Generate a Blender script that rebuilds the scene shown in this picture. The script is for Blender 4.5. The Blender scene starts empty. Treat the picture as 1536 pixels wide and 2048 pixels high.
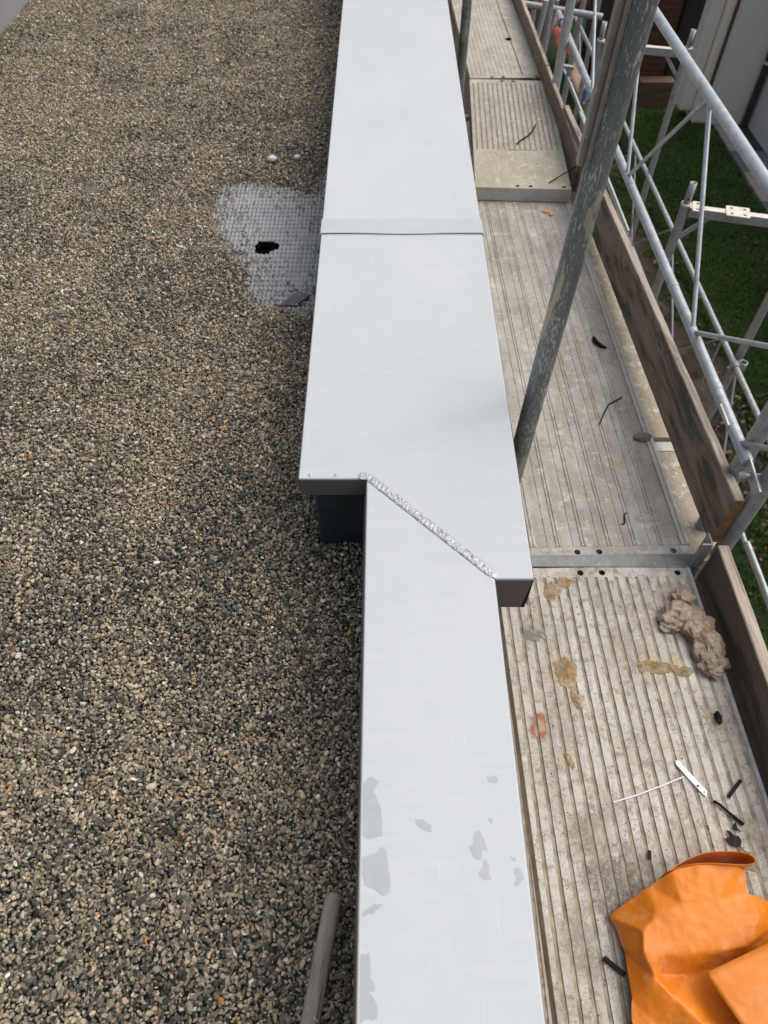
import bpy, bmesh, math, random
import numpy as np
from mathutils import Vector, Matrix, noise
from mathutils.geometry import delaunay_2d_cdt

R = math.radians
scene = bpy.context.scene
COL = scene.collection
random.seed(7)
rng = np.random.default_rng(11)

# ------------------------------------------------------------------ camera, sky, sun, exposure
cd = bpy.data.cameras.new('camera')
cam = bpy.data.objects.new('camera', cd)
COL.objects.link(cam)
cam.location = (0, 0, 1.2)
cam.rotation_euler = (R(90 - 52.492), 0, 0)
cd.sensor_fit = 'VERTICAL'
cd.sensor_height = 36
cd.lens = 1400 / 2048 * 36
cd.clip_start = 0.02
cd.clip_end = 400
cd.dof.use_dof = True
cd.dof.focus_distance = 1.7
cd.dof.aperture_fstop = 5.0
scene.camera = cam

SUN_EL, SUN_AZ = R(56), R(74)          # azimuth from +Y towards +X
w = bpy.data.worlds.new('World')
scene.world = w
w.use_nodes = True
wn = w.node_tree
sky = wn.nodes.new('ShaderNodeTexSky')
sky.sky_type = 'NISHITA'
sky.sun_disc = False
sky.sun_elevation = SUN_EL
sky.sun_rotation = SUN_AZ
sky.air_density = 1.0
sky.dust_density = 4.0
bg = wn.nodes['Background']
bg.inputs['Strength'].default_value = 0.135
hs_ = wn.nodes.new('ShaderNodeHueSaturation')          # thin overcast: the sky's blue is mostly veiled
hs_.inputs['Saturation'].default_value = 0.58
wn.links.new(sky.outputs[0], hs_.inputs['Color'])
wn.links.new(hs_.outputs[0], bg.inputs[0])

sl = bpy.data.lights.new('sun', 'SUN')
sl.energy = 1.4
sl.angle = R(82)
sl.color = (1.0, 0.955, 0.90)
so = bpy.data.objects.new('sun', sl)
COL.objects.link(so)
sd = Vector((math.sin(SUN_AZ) * math.cos(SUN_EL), math.cos(SUN_AZ) * math.cos(SUN_EL), math.sin(SUN_EL)))
so.rotation_euler = sd.to_track_quat('Z', 'Y').to_euler()
so.location = sd * 20

vs = scene.view_settings
vs.view_transform = 'Standard'
vs.look = 'None'
vs.exposure = 0.43
vs.gamma = 1
vs.use_curve_mapping = False

# ------------------------------------------------------------------ node helpers
def new_mat(name):
    m = bpy.data.materials.new(name)
    m.use_nodes = True
    nt = m.node_tree
    for n in list(nt.nodes):
        if n.type != 'OUTPUT_MATERIAL':
            nt.nodes.remove(n)
    out = [n for n in nt.nodes if n.type == 'OUTPUT_MATERIAL'][0]
    b = nt.nodes.new('ShaderNodeBsdfPrincipled')
    nt.links.new(b.outputs[0], out.inputs[0])
    return m, nt, b

class G:
    """tiny graph writer"""
    def __init__(s, nt):
        s.nt = nt
        s._pos = None
    def n(s, t, **kw):
        x = s.nt.nodes.new(t)
        for k, v in kw.items():
            setattr(x, k, v)
        return x
    def set(s, sock, v):
        if isinstance(v, bpy.types.NodeSocket):
            s.nt.links.new(v, sock)
        elif isinstance(v, (tuple, list)) and sock.type == 'RGBA' and len(v) == 3:
            sock.default_value = (*v, 1)
        else:
            sock.default_value = v
    def pos(s):
        if s._pos is None:
            s._pos = s.n('ShaderNodeTexCoord').outputs['Object']
        return s._pos
    def wpos(s):
        return s.n('ShaderNodeNewGeometry').outputs['Position']
    def map(s, vec, scale=(1, 1, 1), loc=(0, 0, 0), rot=(0, 0, 0)):
        m = s.n('ShaderNodeMapping')
        s.set(m.inputs['Vector'], vec)
        m.inputs['Scale'].default_value = scale
        m.inputs['Location'].default_value = loc
        m.inputs['Rotation'].default_value = rot
        return m.outputs[0]
    def noise(s, vec, scale, detail=4, rough=0.55, dist=0.0):
        x = s.n('ShaderNodeTexNoise')
        s.set(x.inputs['Vector'], vec)
        x.inputs['Scale'].default_value = scale
        x.inputs['Detail'].default_value = detail
        x.inputs['Roughness'].default_value = rough
        x.inputs['Distortion'].default_value = dist
        return x.outputs['Fac']
    def vor(s, vec, scale, feature='F1', out='Distance', rand=1.0):
        x = s.n('ShaderNodeTexVoronoi', feature=feature)
        s.set(x.inputs['Vector'], vec)
        x.inputs['Scale'].default_value = scale
        x.inputs['Randomness'].default_value = rand
        return x.outputs[out]
    def ramp(s, fac, stops, interp='LINEAR'):
        x = s.n('ShaderNodeValToRGB')
        s.set(x.inputs[0], fac)
        cr = x.color_ramp
        cr.interpolation = interp
        while len(cr.elements) < len(stops):
            cr.elements.new(0.5)
        for e, (p, c) in zip(cr.elements, stops):
            e.position = p
            e.color = (*c, 1) if isinstance(c, (tuple, list)) else (c, c, c, 1)
        return x.outputs[0]
    def sm(s, v, lo, hi, a=0.0, b=1.0):
        x = s.n('ShaderNodeMapRange', interpolation_type='SMOOTHSTEP')
        s.set(x.inputs[0], v)
        for i, q in zip((1, 2, 3, 4), (lo, hi, a, b)):
            x.inputs[i].default_value = q
        return x.outputs[0]
    def mix(s, fac, a, b, mode='MIX'):
        x = s.n('ShaderNodeMix', data_type='RGBA', blend_type=mode)
        s.set(x.inputs[0], fac)
        s.set(x.inputs[6], a)
        s.set(x.inputs[7], b)
        return x.outputs[2]
    def math(s, op, a, b=0.0, clamp=False):
        x = s.n('ShaderNodeMath', operation=op, use_clamp=clamp)
        s.set(x.inputs[0], a)
        s.set(x.inputs[1], b)
        return x.outputs[0]
    def bump(s, h, strength=0.3, dist=0.01, nrm=None):
        x = s.n('ShaderNodeBump')
        s.set(x.inputs['Height'], h)
        x.inputs['Strength'].default_value = strength
        x.inputs['Distance'].default_value = dist
        if nrm is not None:
            s.set(x.inputs['Normal'], nrm)
        return x.outputs[0]
    def spot(s, vec, c, r, nz=None, amt=0.5):
        """soft irregular stain of radius r around c (a real stain on the surface)"""
        x = s.n('ShaderNodeVectorMath', operation='DISTANCE')
        s.set(x.inputs[0], vec)
        x.inputs[1].default_value = c
        d = x.outputs['Value']
        if nz is not None:
            d = s.math('ADD', d, s.math('MULTIPLY', s.math('SUBTRACT', nz, 0.5), amt * r * 2))
        return s.sm(d, r * 0.45, r * 1.05, 1.0, 0.0)

def simple(name, col, rough=0.6, metal=0.0, var=0.25, scale=30, bump=0.0, bscale=80):
    m, nt, b = new_mat(name)
    g = G(nt)
    nz = g.noise(g.pos(), scale, 5)
    lo = tuple(c * (1 - var) for c in col)
    hi = tuple(min(1, c * (1 + var)) for c in col)
    g.set(b.inputs['Base Color'], g.ramp(nz, [(0.3, lo), (0.7, hi)]))
    b.inputs['Roughness'].default_value = rough
    b.inputs['Metallic'].default_value = metal
    if bump:
        g.set(b.inputs['Normal'], g.bump(g.noise(g.pos(), bscale, 5), bump, 0.004))
    return m

# ------------------------------------------------------------------ materials
def mat_coping():
    m, nt, b = new_mat('coated_sheet_metal')
    g = G(nt)
    p = g.wpos()
    big = g.noise(g.map(p, (1.2, 0.7, 1)), 2.2, 4, 0.6)
    smear = g.noise(g.map(p, (2.0, 9.0, 1)), 4.0, 6, 0.6, 1.2)
    c = g.ramp(big, [(0.3, (0.440, 0.463, 0.470)), (0.7, (0.492, 0.506, 0.510))])
    c = g.mix(g.sm(smear, 0.46, 0.66, 0, 0.42), c, (0.522, 0.533, 0.536))
    # faint dried rain rings and dust smudges
    v = g.vor(p, 9.0, 'F1')
    ring = g.math('MULTIPLY', g.sm(v, 0.10, 0.125), g.sm(v, 0.15, 0.125))
    few = g.sm(g.noise(p, 3.1, 2), 0.54, 0.66)
    c = g.mix(g.math('MULTIPLY', g.math('MULTIPLY', ring, few), 0.30), c, (0.42, 0.43, 0.44))
    dust = g.sm(g.noise(p, 16, 7, 0.7), 0.62, 0.75)
    c = g.mix(g.math('MULTIPLY', dust, 0.30), c, (0.45, 0.45, 0.43))
    fly = g.sm(g.noise(p, 140, 1, 0.5), 0.80, 0.83)
    c = g.mix(g.math('MULTIPLY', fly, 0.6), c, (0.2, 0.2, 0.2))
    scr = g.noise(g.map(p, (60, 3, 1), rot=(0, 0, 0.6)), 3.0, 2)
    c = g.mix(g.math('MULTIPLY', g.sm(scr, 0.70, 0.74), 0.25), c, (0.78, 0.79, 0.80))
    g.set(b.inputs['Base Color'], c)
    g.set(b.inputs['Roughness'], g.sm(smear, 0.3, 0.7, 0.54, 0.66))
    wav = g.noise(g.map(p, (1.6, 1.0, 1)), 2.4, 2)
    g.set(b.inputs['Normal'], g.bump(g.noise(p, 220, 3), 0.04, 0.002, g.bump(wav, 0.20, 0.03)))
    return m

def mat_post():
    m, nt, b = new_mat('scuffed_dark_steel')
    g = G(nt)
    p = g.pos()
    q = g.map(p, (1, 1, 0.30))
    base = g.ramp(g.noise(q, 22, 6, 0.65), [(0.3, (0.095, 0.107, 0.103)), (0.55, (0.155, 0.17, 0.163)), (0.8, (0.24, 0.255, 0.24))])
    sc = g.noise(g.map(p, (1, 1, 0.22)), 300, 3, 0.7)
    gate = g.noise(q, 12, 3, 0.6)
    msk = g.sm(g.math('ADD', sc, g.math('MULTIPLY', g.math('SUBTRACT', gate, 0.5), 0.75)), 0.565, 0.625)
    c = g.mix(g.math('MULTIPLY', msk, 0.85), base, (0.46, 0.45, 0.40))
    mor = g.sm(g.noise(g.map(p, (1, 1, 0.42), loc=(3, 1, 0.2)), 11, 4, 0.6), 0.625, 0.65)
    c = g.mix(mor, c, g.ramp(g.noise(p, 160, 4), [(0.3, (0.25, 0.235, 0.19)), (0.7, (0.36, 0.33, 0.25))]))
    yel = g.sm(g.noise(g.map(p, (1, 1, 0.16), loc=(8, 3, 1.9)), 24, 2, 0.5), 0.66, 0.68)
    c = g.mix(yel, c, (0.46, 0.38, 0.24))
    g.set(b.inputs['Base Color'], c)
    g.set(b.inputs['Roughness'], g.sm(msk, 0, 1, 0.42, 0.8))
    b.inputs['Metallic'].default_value = 0.25
    h = g.math('ADD', g.math('MULTIPLY', msk, 0.4), g.math('ADD', g.math('MULTIPLY', mor, 1.0), g.noise(p, 90, 4)))
    g.set(b.inputs['Normal'], g.bump(h, 0.35, 0.003))
    return m

def mat_galv(name, lo, hi, dirt=(0.30, 0.27, 0.22), amt=0.5):
    m, nt, b = new_mat(name)
    g = G(nt)
    p = g.pos()
    c = g.ramp(g.noise(p, 34, 5, 0.65), [(0.33, lo), (0.67, hi)])
    d = g.sm(g.noise(p, 9, 7, 0.7), 0.50, 0.68)
    c = g.mix(g.math('MULTIPLY', d, amt), c, dirt)
    spl = g.sm(g.noise(p, 95, 4, 0.65), 0.645, 0.68)
    c = g.mix(g.math('MULTIPLY', spl, 0.8), c, (0.5, 0.48, 0.43))
    rust = g.sm(g.noise(g.map(p, loc=(5, 2, 7)), 14, 4, 0.6), 0.71, 0.76)
    c = g.mix(g.math('MULTIPLY', rust, 0.75), c, (0.30, 0.14, 0.055))
    g.set(b.inputs['Base Color'], c)
    b.inputs['Metallic'].default_value = 0.35
    g.set(b.inputs['Roughness'], g.sm(d, 0, 1, 0.42, 0.75))
    g.set(b.inputs['Normal'], g.bump(g.noise(p, 140, 4), 0.15, 0.002))
    return m

def mat_deck(name, lo, mid, hi, spots=(), yellow=0.25, speck=1.0):
    """dirty aluminium decking: scuffs, plaster dust, mortar specks and a few stains that have their own place"""
    m, nt, b = new_mat(name)
    g = G(nt)
    p = g.pos()
    n1 = g.noise(g.map(p, (1, 0.55, 1)), 7, 8, 0.68)
    c = g.ramp(n1, [(0.28, lo), (0.5, mid), (0.72, hi)])
    st = g.noise(g.map(p, (30, 1.6, 1)), 3, 6, 0.65)
    c = g.mix(g.sm(st, 0.50, 0.70, 0, 0.45), c, tuple(x * 0.72 for x in lo))
    yl = g.sm(g.noise(g.map(p, loc=(4, 1, 0)), 11, 7, 0.72, 0.6), 0.52, 0.66)
    c = g.mix(g.math('MULTIPLY', yl, yellow), c, (0.42, 0.36, 0.22))
    br = g.sm(g.noise(g.map(p, loc=(9, 7, 0)), 30, 7, 0.75), 0.50, 0.62)
    c = g.mix(g.math('MULTIPLY', br, 0.62 * speck), c, (0.17, 0.135, 0.095))
    fine = g.noise(p, 170, 4, 0.7)
    gate = g.sm(g.noise(g.map(p, loc=(5, 5, 1)), 9, 5, 0.6), 0.40, 0.62, 0.12, 1.0)
    c = g.mix(g.math('MULTIPLY', g.math('MULTIPLY', g.sm(fine, 0.555, 0.62), 0.75 * speck), gate), c, (0.13, 0.105, 0.08))
    gri = g.sm(g.noise(g.map(p, loc=(1, 9, 1)), 4.5, 6, 0.65), 0.46, 0.62)
    c = g.mix(g.math('MULTIPLY', gri, 0.40 * speck), c, (0.20, 0.16, 0.115))
    c = g.mix(g.math('MULTIPLY', g.sm(fine, 0.43, 0.36), 0.55), c, (0.60, 0.57, 0.50))
    mo = g.sm(g.noise(g.map(p, loc=(2, 6, 0)), 42, 4, 0.6), 0.61, 0.66)
    c = g.mix(g.math('MULTIPLY', mo, 0.8), c, (0.56, 0.50, 0.39))
    pal = g.sm(g.noise(g.map(p, loc=(8, 3, 2)), 19, 6, 0.7, 0.4), 0.575, 0.64)
    c = g.mix(g.math('MULTIPLY', pal, 0.55), c, (0.62, 0.595, 0.535))
    nz = g.noise(p, 26, 6, 0.65)
    crumb = g.sm(g.noise(p, 110, 5, 0.7), 0.36, 0.56, 0.35, 1.0)
    for (cx, cy, r, col, am) in spots:
        q = g.map(p, (1, 0.8, 0), loc=(0, 0, 0))
        c = g.mix(g.math('MULTIPLY', g.math('MULTIPLY', g.spot(q, (cx, cy * 0.8, 0), r, nz, 0.9), am), crumb), c, col)
    g.set(b.inputs['Base Color'], c)
    g.set(b.inputs['Roughness'], g.sm(n1, 0.3, 0.7, 0.85, 0.55))
    b.inputs['Metallic'].default_value = 0.0
    h = g.math('ADD', g.noise(p, 60, 6, 0.7), g.math('MULTIPLY', mo, 0.6))
    g.set(b.inputs['Normal'], g.bump(h, 0.35, 0.004))
    return m

def mat_wood(name, lo, mid, hi, axis='y', stain=0.8, grain=1.0):
    m, nt, b = new_mat(name)
    g = G(nt)
    p = g.pos()
    s = {'y': (26, 1.3, 26), 'x': (1.3, 26, 26), 'z': (26, 26, 1.3)}[axis]
    wv = g.noise(g.map(p, tuple(v * 0.16 for v in s)), 5, 3, 0.5, 1.5)
    gr = g.noise(g.map(p, s), 6.5, 8, 0.75, 0.5)
    crk = g.sm(g.noise(g.map(p, tuple(v * (1.6 if v > 5 else 0.6) for v in s), loc=(3, 5, 1)), 5.0, 3, 0.5), 0.61, 0.67)
    f = g.math('ADD', g.math('MULTIPLY', gr, 0.7), g.math('MULTIPLY', wv, 0.3))
    c = g.ramp(f, [(0.32, lo), (0.5, mid), (0.70, hi)])
    s2 = {'y': (5, 0.8, 5), 'x': (0.8, 5, 5), 'z': (5, 5, 0.8)}[axis]
    dk = g.sm(g.noise(g.map(p, s2, loc=(1.3, 0.4, 2)), 2.6, 6, 0.62, 0.8), 0.45, 0.60)
    c = g.mix(g.math('MULTIPLY', dk, stain), c, tuple(x * 0.35 for x in lo))
    c = g.mix(g.math('MULTIPLY', crk, 0.8), c, tuple(x * 0.3 for x in lo))
    tan = g.sm(g.noise(g.map(p, s2, loc=(6, 2, 2)), 3.2, 5, 0.6), 0.58, 0.70)
    c = g.mix(g.math('MULTIPLY', tan, 0.35), c, (hi[0] * 1.1, hi[1] * 0.92, hi[2] * 0.7))
    g.set(b.inputs['Base Color'], c)
    b.inputs['Roughness'].default_value = 0.82
    g.set(b.inputs['Normal'], g.bump(g.math('ADD', gr, g.math('MULTIPLY', dk, 0.25)), 0.55 * grain, 0.004))
    return m

def mat_stone():
    m, nt, b = new_mat('gravel_stone')
    g = G(nt)
    a = g.n('ShaderNodeAttribute', attribute_type='INSTANCER', attribute_name='tint')
    oi = g.n('ShaderNodeObjectInfo')
    c = g.ramp(a.outputs['Fac'], [
        (0.0, (0.034, 0.033, 0.028)), (0.16, (0.108, 0.100, 0.076)), (0.34, (0.230, 0.200, 0.142)),
        (0.52, (0.355, 0.300, 0.205)), (0.68, (0.49, 0.405, 0.275)), (0.80, (0.60, 0.485, 0.325)),
        (0.88, (0.40, 0.26, 0.14)), (0.915, (0.52, 0.46, 0.37)), (0.985, (0.72, 0.69, 0.62)), (1.0, (0.50, 0.23, 0.065))])
    tex = g.noise(g.pos(), 1.6, 5, 0.65)
    c = g.mix(1.0, c, g.ramp(tex, [(0.3, 0.62), (0.7, 1.25)]), 'MULTIPLY')
    hs = g.n('ShaderNodeHueSaturation')
    g.set(hs.inputs['Value'], g.sm(oi.outputs['Random'], 0, 1, 0.75, 1.22))
    g.set(hs.inputs['Color'], c)
    g.set(b.inputs['Base Color'], hs.outputs[0])
    b.inputs['Roughness'].default_value = 0.72
    g.set(b.inputs['Normal'], g.bump(g.noise(g.pos(), 4.0, 4), 0.3, 0.4))
    return m

def mat_orange():
    m, nt, b = new_mat('orange_coated_sheet')
    b.inputs['Specular IOR Level'].default_value = 0.3
    g = G(nt)
    p = g.pos()
    c = g.ramp(g.noise(p, 9, 5, 0.6), [(0.3, (0.62, 0.170, 0.010)), (0.7, (0.76, 0.235, 0.022))])
    du = g.sm(g.noise(g.map(p, loc=(1, 2, 3)), 14, 6, 0.65), 0.50, 0.70)
    c = g.mix(g.math('MULTIPLY', du, 0.35), c, (0.72, 0.40, 0.20))
    wh = g.sm(g.noise(p, 60, 5, 0.7), 0.69, 0.73)
    c = g.mix(g.math('MULTIPLY', wh, 0.6), c, (0.75, 0.62, 0.5))
    sp = g.sm(g.noise(g.map(p, loc=(7, 0, 0)), 130, 2, 0.5), 0.755, 0.785)
    c = g.mix(g.math('MULTIPLY', sp, 0.85), c, (0.10, 0.045, 0.015))
    g.set(b.inputs['Base Color'], c)
    g.set(b.inputs['Roughness'], g.sm(du, 0, 1, 0.40, 0.62))
    wv = g.noise(p, 900, 1)
    g.set(b.inputs['Normal'], g.bump(wv, 0.06, 0.001, g.bump(g.math('ABSOLUTE', g.math('SUBTRACT', g.noise(p, 11, 2, 0.5, 0.2), 0.5)), 0.30, 0.02)))
    b.inputs['Subsurface Weight'].default_value = 0.0
    return m

def mat_membrane():
    m, nt, b = new_mat('dark_roof_membrane')
    g = G(nt)
    p = g.wpos()
    cr = g.noise(g.map(p, (1.2, 1.2, 16)), 3.5, 4, 0.6, 0.8)
    c = g.ramp(g.noise(p, 14, 5), [(0.3, (0.018, 0.023, 0.026)), (0.7, (0.036, 0.044, 0.048))])
    g.set(b.inputs['Base Color'], c)
    b.inputs['Roughness'].default_value = 0.45
    g.set(b.inputs['Normal'], g.bump(cr, 0.28, 0.010))
    return m

def mat_ground():
    m, nt, b = new_mat('garden_soil_and_turf')
    g = G(nt)
    p = g.wpos()
    soil = g.ramp(g.noise(p, 5, 8, 0.7), [(0.3, (0.045, 0.033, 0.022)), (0.55, (0.095, 0.070, 0.048)), (0.75, (0.15, 0.12, 0.085))])
    turf = g.ramp(g.noise(p, 9, 7, 0.7), [(0.3, (0.012, 0.030, 0.005)), (0.7, (0.030, 0.060, 0.012))])
    f = g.n('ShaderNodeAttribute', attribute_name='turf')
    fac = g.math('ADD', f.outputs['Fac'], g.math('MULTIPLY', g.math('SUBTRACT', g.noise(p, 3, 6, 0.65), 0.5), 0.9))
    g.set(b.inputs['Base Color'], g.mix(g.sm(fac, 0.4, 0.6), soil, turf))
    b.inputs['Roughness'].default_value = 0.95
    g.set(b.inputs['Normal'], g.bump(g.noise(p, 22, 8, 0.7), 0.9, 0.06))
    return m

def mat_grass():
    m, nt, b = new_mat('grass_blade')
    g = G(nt)
    a = g.n('ShaderNodeAttribute', attribute_type='INSTANCER', attribute_name='tint')
    g.set(b.inputs['Base Color'], g.ramp(a.outputs['Fac'], [(0.0, (0.034, 0.078, 0.008)), (0.6, (0.070, 0.145, 0.018)), (0.85, (0.120, 0.17, 0.034)), (1.0, (0.17, 0.15, 0.06))]))
    b.inputs['Roughness'].default_value = 0.7
    return m

def mat_leaf_litter():
    m, nt, b = new_mat('dry_leaf')
    g = G(nt)
    a = g.n('ShaderNodeAttribute', attribute_type='INSTANCER', attribute_name='tint')
    g.set(b.inputs['Base Color'], g.ramp(a.outputs['Fac'], [(0.0, (0.05, 0.032, 0.018)), (0.45, (0.13, 0.082, 0.045)), (0.8, (0.25, 0.17, 0.095)), (1.0, (0.40, 0.31, 0.19))]))
    b.inputs['Roughness'].default_value = 0.8
    return m

def mat_grit():
    m, nt, b = new_mat('mortar_crumb')
    g = G(nt)
    a = g.n('ShaderNodeAttribute', attribute_type='INSTANCER', attribute_name='tint')
    g.set(b.inputs['Base Color'], g.ramp(a.outputs['Fac'], [(0.0, (0.05, 0.04, 0.03)), (0.35, (0.16, 0.125, 0.09)), (0.6, (0.34, 0.27, 0.18)), (1.0, (0.58, 0.53, 0.44))]))
    b.inputs['Roughness'].default_value = 0.9
    return m

def mat_wool(name, lo, mid, hi):
    m, nt, b = new_mat(name)
    g = G(nt)
    p = g.pos()
    n1 = g.noise(p, 30, 8, 0.72, 0.8)
    c = g.ramp(n1, [(0.33, lo), (0.5, mid), (0.64, hi)])
    och = g.sm(g.noise(g.map(p, loc=(3, 3, 1)), 13, 4), 0.57, 0.70)
    c = g.mix(g.math('MULTIPLY', och, 0.8), c, (0.40, 0.215, 0.065))
    cav = g.sm(g.noise(g.map(p, loc=(7, 1, 4)), 55, 5, 0.7), 0.56, 0.66)
    c = g.mix(g.math('MULTIPLY', cav, 0.6), c, (0.15, 0.10, 0.06))
    g.set(b.inputs['Base Color'], c)
    b.inputs['Roughness'].default_value = 0.95
    g.set(b.inputs['Normal'], g.bump(g.math('ADD', n1, g.noise(p, 70, 6, 0.75)), 0.9, 0.012))
    return m

def mat_seam():
    m, nt, b = new_mat('silver_foil_sealant')
    g = G(nt)
    p = g.pos()
    v = g.vor(g.map(p, (1, 1, 1), rot=(0, 0, 0.8)), 95, 'DISTANCE_TO_EDGE')
    n1 = g.noise(p, 150, 5, 0.7, 1.5)
    cc = g.ramp(n1, [(0.34, (0.22, 0.225, 0.23)), (0.60, (0.60, 0.61, 0.62))])
    dl = g.math('MULTIPLY', g.sm(v, 0.05, 0.0), g.sm(g.noise(p, 45, 3), 0.52, 0.60))
    cc = g.mix(g.math('MULTIPLY', dl, 0.75), cc, (0.16, 0.16, 0.165))
    fl = g.sm(g.noise(p, 200, 3, 0.65), 0.60, 0.67)
    g.set(b.inputs['Base Color'], g.mix(g.math('MULTIPLY', fl, 0.6), cc, (0.22, 0.22, 0.23)))
    b.inputs['Metallic'].default_value = 0.3
    b.inputs['Roughness'].default_value = 0.34
    g.set(b.inputs['Normal'], g.bump(g.math('ADD', n1, g.math('MULTIPLY', v, 1.2)), 0.35, 0.003))
    return m

def mat_plaster(name, lo, hi):
    m, nt, b = new_mat(name)
    g = G(nt)
    p = g.wpos()
    c = g.ramp(g.noise(p, 1.6, 7, 0.65), [(0.3, lo), (0.7, hi)])
    g.set(b.inputs['Base Color'], c)
    b.inputs['Roughness'].default_value = 0.9
    g.set(b.inputs['Normal'], g.bump(g.noise(p, 160, 4), 0.3, 0.004))
    return m

M = {}
M['coat'] = mat_coping()
M['cap'] = simple('brown_grey_sheet', (0.115, 0.103, 0.095), 0.5, 0.3, 0.12, 8)  # darker brown grey than the coping top, for fascias and end caps
M['patch'] = simple('wet_film_residue', (0.345, 0.360, 0.362), 0.28, 0, 0.06, 40)
M['edge'] = simple('seam_edge_shade', (0.10, 0.10, 0.105), 0.5, 0, 0.4, 120)
M['cover'] = simple('cover_strip_metal', (0.432, 0.460, 0.452), 0.42, 0, 0.05, 6)
M['seam'] = mat_seam()
M['post'] = mat_post()
M['strip'] = mat_galv('dusty_rail_strip', (0.20, 0.18, 0.145), (0.28, 0.255, 0.205), (0.17, 0.15, 0.118), 0.6)
M['galv'] = mat_galv('galvanised_steel', (0.34, 0.365, 0.375), (0.49, 0.52, 0.53))
M['galv_dark'] = mat_galv('weathered_galvanised_steel', (0.27, 0.28, 0.285), (0.39, 0.40, 0.405), (0.22, 0.205, 0.18))
M['dull'] = mat_galv('dull_splashed_steel', (0.155, 0.16, 0.155), (0.235, 0.24, 0.23), (0.24, 0.215, 0.17), 0.8)
M['cream'] = simple('cream_splashed_steel', (0.62, 0.57, 0.49), 0.6, 0.1, 0.15, 40, 0.2)
M['mem'] = mat_membrane()
M['stone'] = mat_stone()
M['orange'] = mat_orange()
M['ground'] = mat_ground()
M['grass'] = mat_grass()
M['litter'] = mat_leaf_litter()
M['grit'] = mat_grit()
M['mud'] = simple('dried_mud_in_grooves', (0.31, 0.265, 0.20), 0.95, 0, 0.45, 25, 0.5, 200)
M['mud_pale'] = simple('dusty_groove', (0.30, 0.26, 0.205), 0.95, 0, 0.35, 25, 0.5, 200)
M['black'] = simple('black_rubber_and_gap_shade', (0.012, 0.012, 0.013), 0.6, 0, 0.3, 60, 0.3, 200)
for k_ in ('black',):
    M[k_].node_tree.nodes['Principled BSDF'].inputs['Specular IOR Level'].default_value = 0.12
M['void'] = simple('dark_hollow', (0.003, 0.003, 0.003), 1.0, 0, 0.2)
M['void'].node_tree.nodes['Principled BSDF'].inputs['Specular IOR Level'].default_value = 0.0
M['white'] = simple('white_painted_metal', (0.74, 0.75, 0.77), 0.4, 0, 0.08, 60)
M['wool'] = mat_wool('dirty_mineral_wool', (0.30, 0.215, 0.145), (0.50, 0.39, 0.285), (0.62, 0.52, 0.40))
M['mortar'] = mat_wool('crumbly_mortar', (0.30, 0.21, 0.11), (0.46, 0.35, 0.21), (0.58, 0.48, 0.33))
M['cement'] = mat_wool('grey_cement_lump', (0.22, 0.20, 0.16), (0.36, 0.33, 0.27), (0.46, 0.42, 0.35))
M['board'] = mat_wood('weathered_board', (0.13, 0.102, 0.079), (0.26, 0.211, 0.165), (0.37, 0.315, 0.255))
M['board_dark'] = mat_wood('dark_weathered_board', (0.060, 0.046, 0.036), (0.130, 0.103, 0.082), (0.21, 0.175, 0.145), stain=0.7)
M['board_pale'] = mat_wood('pale_weathered_board', (0.17, 0.13, 0.095), (0.26, 0.205, 0.15), (0.34, 0.28, 0.21), stain=0.25)
M['endgrain'] = simple('rusty_end_grain', (0.17, 0.088, 0.028), 0.85, 0, 0.5, 60, 0.4, 120)
M['splinter'] = mat_wood('pale_worn_edge', (0.26, 0.21, 0.165), (0.42, 0.35, 0.275), (0.56, 0.48, 0.39), stain=0.55)
M['handle'] = mat_wood('grey_ash_handle', (0.22, 0.178, 0.145), (0.40, 0.338, 0.285), (0.52, 0.45, 0.39), stain=0.35)
M['mat'] = simple('grey_dimpled_plastic', (0.285, 0.288, 0.295), 0.6, 0, 0.12, 20)
M['mat_low'] = simple('darker_between_dimples', (0.150, 0.150, 0.153), 0.8, 0, 0.25, 20)  # darker grey on the low faces between the dimples
M['scrap'] = simple('grey_membrane_scrap', (0.075, 0.075, 0.078), 0.6, 0, 0.3, 60, 0.4)
M['pebble'] = simple('white_pebble', (0.62, 0.62, 0.63), 0.5, 0, 0.08, 30)
M['leaf'] = simple('withered_black_leaf', (0.018, 0.012, 0.009), 0.85, 0, 0.4, 90, 0.5)
M['orange_leaf'] = simple('yellow_crumpled_leaf', (0.52, 0.33, 0.12), 0.8, 0, 0.35, 60, 0.5)
M['plaster_grey'] = mat_plaster('grey_render', (0.20, 0.195, 0.195), (0.26, 0.25, 0.25))
M['plaster_pink'] = mat_plaster('pinkish_render', (0.42, 0.33, 0.27), (0.52, 0.42, 0.35))
M['plaster_white'] = mat_plaster('off_white_render', (0.76, 0.72, 0.64), (0.81, 0.775, 0.70))
M['plaster_cool'] = mat_plaster('cool_grey_render', (0.50, 0.505, 0.51), (0.56, 0.565, 0.57))
M['plank'] = mat_wood('brown_cladding', (0.045, 0.019, 0.009), (0.095, 0.043, 0.020), (0.15, 0.072, 0.035), 'x', 0.4)
M['plank_dark'] = mat_wood('dark_cladding_and_recess_shade', (0.008, 0.006, 0.005), (0.014, 0.010, 0.009), (0.024, 0.018, 0.015), 'x', 0.3)
M['trim'] = simple('brown_painted_trim', (0.15, 0.058, 0.018), 0.6, 0, 0.2)
M['crate'] = mat_wood('pale_brown_crate_board', (0.10, 0.055, 0.035), (0.16, 0.095, 0.065), (0.22, 0.14, 0.10), 'x', 0.3)
M['slab'] = simple('blue_grey_paving', (0.15, 0.17, 0.185), 0.8, 0, 0.15, 12, 0.2)
M['kerb'] = simple('sandy_concrete_edging', (0.40, 0.35, 0.29), 0.9, 0, 0.2, 14, 0.3)
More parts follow.
